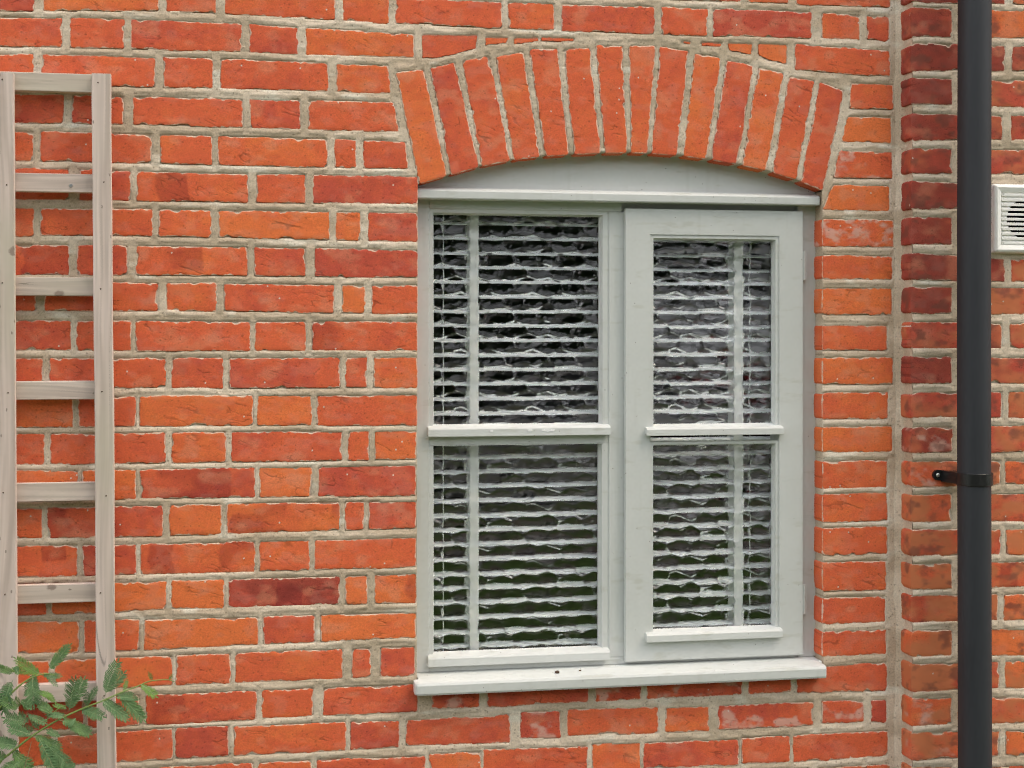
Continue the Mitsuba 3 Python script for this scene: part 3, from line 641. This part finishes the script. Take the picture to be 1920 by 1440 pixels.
def glass_relief(X, Z):
    out, d1, d2 = np.zeros_like(X), np.full(X.shape, 9.0), np.full(X.shape, 9.0)
    hh = np.zeros_like(X)
    for k, (cx, cz) in enumerate(cxy):
        dx = (X - cx + PW / 2) % PW - PW / 2
        dz = (Z - cz + PH / 2) % PH - PH / 2
        d = np.hypot(dx * 0.72, dz * 1.15)
        h = camp[k] * (dx * dx * 1.2 + dz * dz * 3.6) + 0.045 * ctil[k, 0] * dx + 0.075 * ctil[k, 1] * dz
        near = d < d1
        d2 = np.where(near, d1, np.minimum(d2, d))
        hh = np.where(near, h, hh)
        d1 = np.where(near, d, d1)
    # shallow grooves where two cells meet
    tx, tz = X / PW * 2 * np.pi, Z / PH * 2 * np.pi
    hh = hh + 0.00016 * (np.sin(5 * tx + 2 * tz + 1.3 * np.sin(3 * tz)) * np.sin(4 * tz - 2 * tx) + 0.6 * np.sin(9 * tx - 5 * tz + 2 * np.sin(2 * tx)))
    groove = 0.00055 * np.exp(-((d2 - d1) / 0.0024) ** 2)
    return hh + groove, groove


def glass_pane(x0, x1, z0, z1, y, t=0.005, step=0.0015):
    xs, zs = np.linspace(x0, x1, int((x1 - x0) / step)), np.linspace(z0, z1, int((z1 - z0) / step))
    X, Z = np.meshgrid(xs, zs)
    H, B = glass_relief(X + 0.37 * y + 1.31 * x0, Z + 0.83 * z0)
    from scipy.ndimage import gaussian_filter
    H = gaussian_filter(H, 0.8)
    H = H - H.mean()
    margin = np.minimum(np.minimum(X - x0, x1 - X), np.minimum(Z - z0, z1 - Z))
    k = np.clip(margin / 0.003, 0, 1)
    n, m = X.shape
    idx = np.arange(n * m).reshape(n, m)
    F = np.stack([idx[:-1, :-1], idx[:-1, 1:], idx[1:, 1:], idx[1:, :-1]], -1).reshape(-1, 4)
    # the pattern faces the room; the outer face carries a faint echo of it
    Vin = np.stack([X, y + t - H * k, Z], -1).reshape(-1, 3)
    Vout = np.stack([X, y - (0.10 * H + 0.20 * B) * k, Z], -1).reshape(-1, 3)
    b = np.concatenate([idx[0, :], idx[1:, -1], idx[-1, -2::-1], idx[-2:0:-1, 0]])
    bn, N = np.roll(b, -1), n * m
    rim = np.stack([b, b + N, bn + N, bn], -1)
    F = np.vstack([F, F[:, ::-1] + N, rim])
    F = np.vstack([F[:, [0, 1, 2]], F[:, [0, 2, 3]]])
    pane = trimesh.Trimesh(np.vstack([Vout, Vin]), F, process=False)
    if pane.volume < 0:
        pane.invert()
    return pane


for key, args in ((W + "pane", (0.4228, 0.7828, 1.3692, 1.8148, GL)), (W + "pane", (0.4228, 0.7808, 0.8832, 1.3243, GL)),
                  (W + "casement__pane", (0.9002, 1.1718, 1.3662, 1.7663, YGR)), (W + "casement__pane", (0.8992, 1.1718, 0.9192, 1.3193, YGR))):
    put(key, glass_pane(*args), "m_glass", 50, label="textured glass pane pressed with a repeating wavy cell pattern")

# the clear inner sheets of the double glazing
scene["m_clear"] = {"type": "thindielectric", "int_ior": 1.5}
for key, (x0, x1, z0, z1, y) in ((W + "inner_pane", (0.4225, 0.7831, 1.3689, 1.8151, GL + 0.013)), (W + "inner_pane", (0.4225, 0.7811, 0.8829, 1.3246, GL + 0.013)),
                                 (W + "casement__inner_pane", (0.9000, 1.1720, 1.3660, 1.7665, YGR + 0.013)), (W + "casement__inner_pane", (0.8990, 1.1720, 0.9190, 1.3195, YGR + 0.013))):
    put(key, (np.array([(x0, y, z0), (x1, y, z0), (x1, y, z1), (x0, y, z1)]), np.array([[0, 1, 2], [0, 2, 3]])), "m_clear")

# small things lying on the sill
for i, (x, y, r) in enumerate(((0.676, -0.004, 0.0042), (0.728, 0.006, 0.0022), (0.80, 0.02, 0.0016), (0.415, 0.02, 0.002))):
    m = trimesh.creation.icosphere(2, r)
    v = np.array(m.vertices)
    m.vertices = v * [1.2, 1.0, 0.7] * (0.75 + 0.5 * meshkit.noise(v * 600 + i * 9))[:, None] + [x, y, 0.8466 + 0.5 * r]
    if i < 2:
        put("debris", m, "m_debris", True, label=("dark crumb of dirt lying on the window sill, the larger one" if i == 0 else "tiny dark crumb of dirt lying on the sill, right of the larger one"), cat="dirt")

# ---------------------------------------------------------------- venetian blind
tag("venetian_blind", "white venetian blind hanging open behind the patterned window glass", "blind")
VB = "venetian_blind__"
ZS0, DZ, NS = 1.7966, 0.03140, 30
YB, SD, TILT = 0.098, 0.025, math.radians(11)
for k in range(-1, NS):
    z = ZS0 - DZ * k
    top, bot = [], []
    for i in range(7):
        u = i / 6
        yy_, zz_ = YB + SD * u * math.cos(TILT), z + SD * u * math.sin(TILT) + 0.0022 * 4 * u * (1 - u)
        top.append((yy_, zz_ + 0.0012))
        bot.append((yy_, zz_ - 0.0012))
    m = extrude_x(top + bot[::-1], 0.392, 1.252)
    v = np.array(m.vertices)
    v[:, 2] += 0.0012 * np.sin(v[:, 0] * 5 + k * 1.7)
    m.vertices = v
    put(VB + "slat", m, "m_slat", 30)
for x0, x1 in ((0.505, 0.5245), (1.0995, 1.1210)):
    for y0 in (YB - 0.0045, YB + 0.036):
        n = 80
        zz_ = np.linspace(1.84, 0.868, n)
        rows = [[(x, y0 + 0.0008 * math.sin(z * 63), z) for x in np.linspace(x0, x1, 3)] for z in zz_]
        V = np.array(rows).reshape(-1, 3)
        ii = np.arange(len(V)).reshape(n, 3)
        F = np.stack([ii[:-1, :-1], ii[1:, :-1], ii[1:, 1:], ii[:-1, 1:]], -1).reshape(-1, 4)
        F = np.vstack([F[:, [0, 1, 2]], F[:, [0, 2, 3]]])
        V2 = V + [0, 0.0008, 0]
        put(VB + "ladder_tape", (np.vstack([V, V2]), np.vstack([F, F[:, ::-1] + len(V)])), "m_tape")
for x in (0.4485, 1.1400):
    put(VB + "cord", tube([(x, YB + 0.004, 1.83), (x, YB + 0.004, 1.3), (x, YB + 0.004, 0.872)], 0.0011, 6), "m_tape", True)
put(VB + "head_rail", cbox(0.392, 1.252, YB - 0.004, YB + SD + 0.006, 1.8300, 1.862), "m_slat")
put(VB + "bottom_rail", cbox(0.392, 1.252, YB + 0.002, YB + SD, 0.852, 0.868), "m_slat")

# ---------------------------------------------------------------- trellis
tag("wooden_trellis", "weathered grey timber ladder trellis standing against the brick wall at left", "trellis")
def post(x, w, top):
    n = 40
    zz_ = np.linspace(0.0, top, n)
    sec = [(-0.5, 0.9), (-0.47, 0), (0.47, 0), (0.5, 0.1), (0.5, 0.9), (0.47, 1), (-0.47, 1)]
    sec = [(-0.5, 0.08), (-0.46, 0), (0.46, 0), (0.5, 0.08), (0.5, 0.92), (0.46, 1), (-0.46, 1), (-0.5, 0.92)]
    V = []
    for z in zz_:
        cx = x + (2.07 - z) * 0.0066 + (meshkit.noise(np.array([z * 3, x * 50, 0.0])) - 0.5) * 0.003
        for a, b in sec:
            V.append((cx + a * w, -0.050 + b * 0.019, z))
    V = np.array(V)
    V[:, 0] += (meshkit.noise(V * [40, 40, 25], 3) - 0.5) * 0.0012
    s = len(sec)
    i, j = np.meshgrid(np.arange(n - 1), np.arange(s), indexing="ij")
    q = np.stack([i * s + j, i * s + (j + 1) % s, (i + 1) * s + (j + 1) % s, (i + 1) * s + j], -1).reshape(-1, 4)
    F = np.vstack([q[:, [0, 1, 2]], q[:, [0, 2, 3]], [[(n - 1) * s, (n - 1) * s + k, (n - 1) * s + k + 1] for k in range(1, s - 1)]])
    return trimesh.Trimesh(V, F, process=False)


put("wooden_trellis__post", post(-0.4340, 0.0365, 2.0680), "m_post", 30)
put("wooden_trellis__post", post(-0.2500, 0.0360, 2.0725), "m_post", 30)
for k, z in enumerate((0.5055, 0.308, 0.104, -0.100, -0.300, -0.500, -0.6955, -0.90, -1.10, -1.30)):
    m = cbox(-0.458 + 0.0066 * (0.5 - z), -0.236 + 0.0066 * (0.5 - z) - 0.002, -0.0305, -0.0125, 1.55 + z - 0.0182, 1.55 + z + 0.0182, 0.0012)
    put("wooden_trellis__rung", m, "m_rung")
for k in range(7):
    for xx in (-0.4340, -0.2500):
        z = 1.55 + (0.5055, 0.308, 0.104, -0.100, -0.300, -0.500, -0.6955)[k] + rng.uniform(-0.009, 0.009)
        nl_ = trimesh.creation.cylinder(0.0016, 0.0012, sections=10)
        nl_.apply_transform(trimesh.transformations.rotation_matrix(math.pi / 2, [1, 0, 0]))
        nl_.apply_translation([xx + (2.07 - z) * 0.0066 + rng.uniform(-0.009, 0.009), -0.0503, z])
        put("wooden_trellis__nail", nl_, "m_rust")
s_ = trimesh.creation.cylinder(0.0034, 0.0022, sections=18)
s_.apply_transform(trimesh.transformations.rotation_matrix(math.pi / 2, [1, 0, 0]))
s_.apply_translation([-0.3095, -0.0312, 1.8535])
sl = [cbox(-0.3117, -0.3073, -0.0326, -0.0318, 1.8531, 1.8539, 0.0001), cbox(-0.3099, -0.3091, -0.0326, -0.0318, 1.8513, 1.8557, 0.0001)]
put("wooden_trellis__screw", s_, "m_steel")

# ---------------------------------------------------------------- downpipe and its clip
PX, PY, PR_ = 1.5630, -0.1250, 0.0350
tag("downpipe", "round black plastic rainwater downpipe in front of the right hand brick wall", "drainpipe")
tz = np.linspace(0.0, 3.0, 40)
put("downpipe__pipe", tube([(PX + 0.0012 * math.sin(z * 3.0), PY, z) for z in tz], PR_, 48), "m_pipe", 40)
g = np.linspace(0, 2 * np.pi, 49)
z0, z1 = 1.2390, 1.2655
prof = [(PR_ + 0.0004, z0), (PR_ + 0.0030, z0), (PR_ + 0.0036, z0 + 0.0008), (PR_ + 0.0036, z1 - 0.0008), (PR_ + 0.0030, z1), (PR_ + 0.0004, z1)]
band = trimesh.creation.revolve(prof + [prof[0]], sections=48)
band.apply_translation([PX, PY, 0])
put("downpipe__clip_band", band, "m_clip", 35)
lug = LineString([(1.5105, 1.2553), (1.532, 1.2535)]).buffer(0.0110, quad_segs=10)
ms = [extrude_y(lug, PIER_FACE - 0.0065, PIER_FACE - 0.0005),
      hull([(x, y, z) for x, y in ((1.520, PIER_FACE - 0.0062), (1.520, PIER_FACE - 0.001), (1.5310, PY - 0.004), (1.5335, PY - 0.004), (1.556, PIER_FACE - 0.004)) for z in (1.2405, 1.2645)])]
put("downpipe__clip_lug", cat(ms), "m_clip", 30)
sc_ = trimesh.creation.icosphere(3, 0.0046)
sc_.vertices = np.array(sc_.vertices) * [1, 0.55, 1] + [1.5103, PIER_FACE - 0.0070, 1.2553]
put("downpipe__screw", sc_, "m_steel", True)

# ---------------------------------------------------------------- louvred vent
tag("wall_vent", "cream white square plastic louvred vent on the brick wall right of the downpipe", "vent")
vx0, vx1, vz0, vz1 = 1.6370, 1.7900, 1.7385, 1.8905
yv = PIER_FACE - 0.018
outer_r, inner_r = sbox(vx0, vz0, vx1, vz1), sbox(vx0 + 0.020, vz0 + 0.0185, vx1 - 0.020, vz1 - 0.0165)


def ring_frame(x0, x1, z0, z1, w):
    """Bevelled square frame: mitred sides, high in the middle."""
    o = [(x0, z0), (x1, z0), (x1, z1), (x0, z1)]
    rr = lambda d: [(x0 + d, z0 + d), (x1 - d, z0 + d), (x1 - d, z1 - d), (x0 + d, z1 - d)]  # noqa: E731
    lv = [(0.0, PIER_FACE - 0.0008), (0.0, yv + 0.010), (0.0022, yv + 0.0035), (0.005, yv + 0.001), (0.008, yv), (w - 0.001, yv + 0.0035), (w, yv + 0.0055), (w, yv + 0.016)]
    V, n = [], 0
    for d, y in lv:
        pg = Polygon(rr(d)).buffer(-0.006).buffer(0.006, quad_segs=4) if d < 0.006 else None
        c = rr(d)
        row = []
        rad = max(0.0065 - d, 0.0005)
        for (x, z), (sx, sz), a0 in zip(c, ((1, 1), (-1, 1), (-1, -1), (1, -1)), (180, 270, 0, 90)):
            for t in np.linspace(0, 90, 6):
                a = math.radians(a0 + t)
                row.append((x + sx * rad + rad * math.cos(a), y, z + sz * rad + rad * math.sin(a)))
        V.append(row)
        n = len(row)
    V = np.array(V).reshape(-1, 3)
    i, j = np.meshgrid(np.arange(len(lv) - 1), np.arange(n), indexing="ij")
    q = np.stack([i * n + j, i * n + (j + 1) % n, (i + 1) * n + (j + 1) % n, (i + 1) * n + j], -1).reshape(-1, 4)
    return trimesh.Trimesh(V, np.vstack([q[:, [0, 1, 2]], q[:, [0, 2, 3]]]), process=False)


put("wall_vent__frame", ring_frame(vx0, vx1, vz0, vz1, 0.0190), "m_vent", 25)
cx, cz = (vx0 + vx1) / 2, (vz0 + vz1) / 2 - 0.0005
plate = inner_r.difference(shapely.Point(cx, cz).buffer(0.0435, quad_segs=24))
put("wall_vent__back_plate", extrude_y(plate, yv + 0.0063, yv + 0.0100), "m_vent")
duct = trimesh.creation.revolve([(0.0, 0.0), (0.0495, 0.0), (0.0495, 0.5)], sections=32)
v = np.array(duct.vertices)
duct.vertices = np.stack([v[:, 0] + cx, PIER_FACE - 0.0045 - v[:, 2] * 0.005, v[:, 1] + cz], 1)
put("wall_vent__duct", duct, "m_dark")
nl = 11
zz_ = np.linspace(vz0 + 0.0190, vz1 - 0.0170, nl + 1)
for i in range(nl):
    a, b = zz_[i], zz_[i + 1]
    m = hull([(x, y, z) for x in (vx0 + 0.0195, vx1 - 0.0195) for y, z in ((yv + 0.0030, a + 0.0004), (yv + 0.0048, a + 0.0002), (yv + 0.0030, a + 0.0054), (yv + 0.0048, a + 0.0062), (yv + 0.0060, a + 0.0062))])
    put("wall_vent__louvre", m, "m_vent")
for z in (vz0 + 0.0235, vz1 - 0.0215):
    s_ = trimesh.creation.icosphere(2, 0.0021)
    s_.apply_translation([vx0 + 0.0235, yv + 0.0035, z])
    put("wall_vent__screw", s_, "m_steel", True)

# ---------------------------------------------------------------- the shrub in front of the trellis
FRONDS = [((-0.355,0.915),(-0.397,0.949),0.021),((-0.34,0.922),(-0.306,0.966),0.024),((-0.368,0.913),(-0.365,0.861),0.037),((-0.407,0.902),(-0.425,0.848),0.039),((-0.406,0.919),(-0.429,0.935),0.017),((-0.302,0.845),(-0.291,0.906),0.035),((-0.236,0.87),(-0.215,0.932),0.031),((-0.171,0.889),(-0.141,0.868),0.021),((-0.21,0.869),(-0.164,0.824),0.027),((-0.243,0.861),(-0.193,0.828),0.025),((-0.282,0.845),(-0.24,0.834),0.027),((-0.318,0.83),(-0.262,0.799),0.027),((-0.355,0.796),(-0.326,0.737),0.029),((-0.342,0.784),(-0.295,0.734),0.027),((-0.368,0.8),(-0.317,0.775),0.023),((-0.378,0.84),(-0.344,0.827),0.017),((-0.395,0.784),(-0.431,0.796),0.027),((-0.407,0.77),(-0.371,0.738),0.029),((-0.418,0.761),(-0.431,0.773),0.023),((-0.269,0.851),(-0.269,0.881),0.017),((-0.307,0.848),(-0.33,0.856),0.012),((-0.333,0.84),(-0.355,0.862),0.023),((-0.351,0.913),(-0.318,0.911),0.014),((-0.201,0.876),(-0.196,0.897),0.01),((-0.395,0.852),(-0.42,0.874),0.025),((-0.377,0.825),(-0.416,0.838),0.029),((-0.368,0.804),(-0.406,0.824),0.025),((-0.364,0.885),(-0.333,0.876),0.014),((-0.391,0.867),(-0.368,0.859),0.021),((-0.311,0.833),(-0.34,0.84),0.015),((-0.217,0.867),(-0.173,0.861),0.014),((-0.391,0.752),(-0.416,0.742),0.027),((-0.289,0.832),(-0.3,0.821),0.012),((-0.149,0.896),(-0.154,0.912),0.008),((-0.117,0.895),(-0.111,0.907),0.009),((-0.318,0.796),(-0.34,0.81),0.017),((-0.393,0.918),(-0.4,0.932),0.012)]
STEMS = [[(-0.414,0.765),(-0.366,0.802),(-0.318,0.83),(-0.278,0.847),(-0.236,0.862),(-0.208,0.874),(-0.177,0.885),(-0.149,0.895),(-0.124,0.896),(-0.107,0.891)],[(-0.395,0.782),(-0.388,0.812),(-0.378,0.846)],[(-0.391,0.72),(-0.382,0.746),(-0.371,0.789)],[(-0.438,0.726),(-0.424,0.759),(-0.414,0.765)],[(-0.416,0.872),(-0.391,0.897),(-0.368,0.911),(-0.348,0.916),(-0.328,0.913)],[(-0.442,0.836),(-0.427,0.857),(-0.416,0.872)],[(-0.348,0.822),(-0.333,0.84),(-0.318,0.851),(-0.302,0.856)]]

tag("leafy_shrub", "green shrub with ferny leaflets reaching up in front of the trellis foot", "shrub")
YP = -0.14


def frond(base, tip, width, seed, young):
    r = np.random.default_rng(seed)
    b, t = np.array([base[0], YP + 0.02 * (r.random() - 0.5), base[1]]), np.array([tip[0], YP - 0.03 * (r.random() - 0.3), tip[1]])
    ax = t - b
    L = np.linalg.norm(ax)
    ax /= L
    nrm = np.array([0.35 * (r.random() - 0.5), -1.0, 0.5 + 0.5 * (r.random() - 0.5)])
    nrm -= ax * (nrm @ ax)
    nrm /= np.linalg.norm(nrm)
    side = np.cross(ax, nrm)
    n = max(6, int(L / 0.0036))
    V, F, uvy = [], [], []
    bend = 0.10 * L * (r.random() - 0.3)

    def mid(u):
        return b + ax * L * u - nrm * (bend * 4 * u * (u - 1)) - nrm * 0.12 * L * u * u
    for i in range(n + 1):
        u = 0.10 + 0.88 * i / n
        ln = width / 2 * (0.35 + 0.65 * math.sin(min(1.0, u * 1.25) * math.pi * 0.72)) * (1.0 if u < 0.8 else 1 - (u - 0.8) * 2.2) * (0.85 + 0.3 * r.random())
        c = mid(u)
        for sgn in (-1, 1):
            if i == n and sgn == 1:
                continue
            ang = math.radians(52 - 22 * u + 12 * (r.random() - 0.5)) if i < n else math.pi / 2
            d = ax * math.sin(math.pi / 2 - math.radians(58) + 0.25 * u + 0.15 * (r.random() - 0.5)) + side * sgn * (0.85 if i < n else 0.0)
            if i == n:
                d = ax
            d = d / np.linalg.norm(d) + nrm * (0.25 * r.random() - 0.02)
            pw = np.cross(d, nrm)
            pw /= np.linalg.norm(pw)
            w = min(0.0019, L / n * 0.38) * (0.85 + 0.3 * r.random())
            fold = nrm * 0.35 * w
            k = len(V)
            V += [c, c + d * ln * 0.10 + pw * w + fold, c + d * ln * 0.10 - pw * w + fold, c + d * ln * 0.36 - nrm * 0.0002, c + d * ln * 0.74 + pw * w * 0.8 + fold, c + d * ln * 0.74 - pw * w * 0.8 + fold, c + d * ln * 0.78 - nrm * 0.0003, c + d * ln - nrm * 0.12 * ln]
            F += [(k, k + 1, k + 3), (k, k + 3, k + 2), (k + 1, k + 4, k + 6), (k + 1, k + 6, k + 3), (k + 2, k + 3, k + 6), (k + 2, k + 6, k + 5), (k + 4, k + 7, k + 6), (k + 5, k + 6, k + 7)]
            uvy += [young * (0.8 + 0.3 * r.random())] * 8
    rach = tube([mid(u) - nrm * -0.0004 for u in np.linspace(-0.02, 0.98, 8)], np.linspace(0.0006, 0.0003, 8), 5)
    V, F = np.array(V), np.array(F)
    return (V, F), np.stack([np.zeros(len(V)), np.array(uvy)], 1), rach


bright = {7, 20, 33, 34, 23, 0, 27}
for i, (b, t, w) in enumerate(FRONDS):
    w *= 1.2
    for again in range(2 if i < 32 and i not in (7, 20, 23) else 1):
        jit = np.random.default_rng(900 + i)
        t2 = t if not again else (b[0] + (t[0] - b[0]) * 0.85 + 0.016 * (jit.random() - 0.5) * 2, b[1] + (t[1] - b[1]) * 0.85 + 0.014 * (jit.random() - 0.65) * 2)
        YP = -0.14 + 0.022 * again
        m, uv, ra = frond(b, t2, w * (1 - 0.15 * again), 100 + i + 57 * again, 0.85 if i in bright else 0.05 + 0.62 * ((i * 37 + 31 * again) % 10) / 10)
        k = put("leafy_shrub__leaf", m, "m_leaf", False, uv=uv)
        put(k + "__midrib", ra, "m_midrib", True)
YP = -0.14
# more of the same below and left of the picture
more = np.random.default_rng(5)
for i in range(34):
    bx, bz = -0.52 + 0.22 * more.random(), 0.42 + 0.34 * more.random()
    a = more.uniform(0, 2 * math.pi)
    ln = more.uniform(0.04, 0.07)
    t_ = (bx + ln * math.cos(a), bz + ln * math.sin(a))
    m, uv, ra = frond((bx, bz), t_, more.uniform(0.022, 0.036), 300 + i, 0.3)
    k = put("leafy_shrub__leaf", m, "m_leaf", False, uv=uv)
    put(k + "__midrib", ra, "m_midrib", True)
def smooth_line(pts, k=5):
    p = np.array(pts, float)
    t = np.linspace(0, len(p) - 1, (len(p) - 1) * k + 1)
    from scipy.interpolate import PchipInterpolator
    return PchipInterpolator(np.arange(len(p)), p)(t)


for i, s in enumerate(STEMS):
    p = smooth_line(s)
    p3 = np.stack([p[:, 0], np.full(len(p), YP + 0.004), p[:, 1]], 1)
    r0, r1 = ((0.0021, 0.0007), (0.0008, 0.0005), (0.0008, 0.0005), (0.0026, 0.0021), (0.0019, 0.0009), (0.0022, 0.0018), (0.0010, 0.0006))[i]
    put("leafy_shrub__stem", tube(p3, np.linspace(r0, r1, len(p3)), 7), "m_twig" if i in (1, 2) else "m_stem", True)
for s in ([(-0.438, 0.726), (-0.46, 0.55), (-0.47, 0.3), (-0.47, 0.0)], [(-0.442, 0.836), (-0.475, 0.7), (-0.48, 0.4), (-0.476, 0.0)], [(-0.391, 0.72), (-0.42, 0.55), (-0.45, 0.2), (-0.46, 0.0)]):
    p = smooth_line(s)
    put("leafy_shrub__stem", tube(np.stack([p[:, 0], np.full(len(p), YP + 0.004), p[:, 1]], 1), np.linspace(0.0024, 0.005, len(p)), 7), "m_stem", True)

# ---------------------------------------------------------------- the garden that the panes mirror
put("lawn", cbox(-60, 60, -60, 0.5, -0.30, -0.004, 0.001), "m_lawn", kind="structure", label="mown lawn in front of the house")
put("soil_bed", cbox(-30, 30, -0.6, 0.1, -0.25, 0.0, 0.001), "m_soil", kind="structure")
put("bare_earth", cbox(-20, 30, -9.4, -7.0, -0.25, 0.0, 0.001), "m_soil", kind="structure")
put("driveway", cbox(-20, 40, -13.6, -10.6, -0.25, 0.004, 0.001), "m_drive", kind="structure")


def car(key, label, paint, cx, cy, rot):
    tag(key, label, "car")
    M = T().translate([cx, cy, 0]).rotate([0, 0, 1], rot)
    Mx = np.array(M.matrix)

    def place(m):
        m = m.copy()
        m.apply_transform(Mx)
        return m
    lower = [(-2.0, 0.30), (-2.02, 0.55), (-1.95, 0.80), (-1.2, 0.92), (1.1, 0.95), (1.75, 0.86), (2.0, 0.68), (2.02, 0.35), (1.9, 0.24), (-1.9, 0.24)]
    cab = [(-1.75, 0.86), (-1.35, 1.36), (-0.7, 1.46), (0.2, 1.45), (1.05, 0.94)]
    def loft(prof, w0, w1, zc):
        vs = []
        for x, z in prof:
            w = w0 + (w1 - w0) * np.clip((z - zc) / 0.6, 0, 1)
            vs += [(x, -w, z), (x, w, z), (x * 0.985, -w * 0.93, z), (x * 0.985, w * 0.93, z)]
        return hull(vs)
    put(key + "__body", cat([place(loft(lower, 0.84, 0.80, 0.6)), place(loft([(-1.30, 1.33), (-0.7, 1.465), (0.2, 1.455), (0.35, 1.36), (-1.25, 1.30)], 0.62, 0.58, 1.3))]), paint, 30)
    put(key + "__window", place(loft(cab, 0.76, 0.58, 0.9)), "m_carglass", 20)
    for x in (-1.28, 1.28):
        for y in (-0.76, 0.76):
            w = trimesh.creation.cylinder(0.30, 0.20, sections=28)
            w.apply_transform(trimesh.transformations.rotation_matrix(math.pi / 2, [1, 0, 0]))
            w.apply_translation([x, y, 0.30])
            k = put(key + "__wheel", place(w), "m_rubber", 30)
            h = trimesh.creation.cylinder(0.19, 0.215, sections=20)
            h.apply_transform(trimesh.transformations.rotation_matrix(math.pi / 2, [1, 0, 0]))
            h.apply_translation([x, y, 0.30])
            put(k + "__rim", place(h), "m_steel", 30)


car("parked_car", "red hatchback parked end on beyond the gap in the tree row", "m_carpaint", 9.5, -24.0, 97)
car("parked_car_001", "white hatchback parked side on along the path before the trees", "m_white_car", 4.3, -13.2, 4)


def tree(key, x, y, h, rad, n, sd, label, low=0.14):
    r = np.random.default_rng(sd)
    tag(key, label, "tree")
    put(key + "__trunk", tube([(x, y, 0), (x + 0.05 * h * (r.random() - 0.5), y, 0.35 * h), (x, y, 0.8 * h)], [0.035 * h, 0.025 * h, 0.008 * h], 8), "m_bark", True)
    cl = np.stack([x + rad * r.normal(0, 0.5, 26), y + rad * r.normal(0, 0.5, 26), h * r.uniform(low, 0.9, 26)], 1)
    cen = cl[r.integers(0, 26, n)] + r.normal(0, 0.20 * rad, (n, 3)) * [1, 1, 1.1]
    cen[:, 2] = np.clip(cen[:, 2], low * h * 0.8, None)
    a, b = r.normal(size=(n, 3)), r.normal(size=(n, 3))
    a /= np.linalg.norm(a, axis=1, keepdims=True)
    b = np.cross(a, b)
    b /= np.linalg.norm(b, axis=1, keepdims=True)
    sz = r.uniform(0.16, 0.34, (n, 1))
    V = np.stack([cen - a * sz, cen + b * sz * 0.6, cen + a * sz, cen - b * sz * 0.6], 1).reshape(-1, 3)
    F = np.arange(4 * n).reshape(n, 4)
    put(key + "__crown", (V, F), "m_foliage")


TREES = [(-15.0, -16.0, 6.8, 3.4, "first", 0.06), (-10.5, -15.0, 6.2, 3.2, "second", 0.06), (-6.0, -15.5, 6.8, 3.2, "third", 0.06), (-1.8, -14.8, 6.4, 3.0, "fourth", 0.05), (2.7, -15.8, 6.8, 2.3, "fifth", 0.05),
         (11.2, -15.5, 6.4, 2.9, "sixth", 0.06), (15.5, -16.0, 6.8, 3.2, "seventh", 0.06), (6.6, -27.0, 12.0, 3.4, "the left one set back in the gap", 0.30), (13.6, -27.0, 12.0, 3.4, "the right one set back in the gap", 0.30)]
TREES = [(x, y, h, rad, f"dark bushy tree across the garden, {o} from the left" if "gap" not in o else "tall high crowned tree, " + o[4:] + " of the tree row", low) for x, y, h, rad, o, low in TREES]
for i, (x, y, h, rad, lab, low) in enumerate(TREES):
    h *= 0.78 if "gap" not in lab else 1.0
    tree("garden_tree" + (f"_{i:03d}" if i else ""), x, y, h, rad, 9000, 40 + i, lab, low)
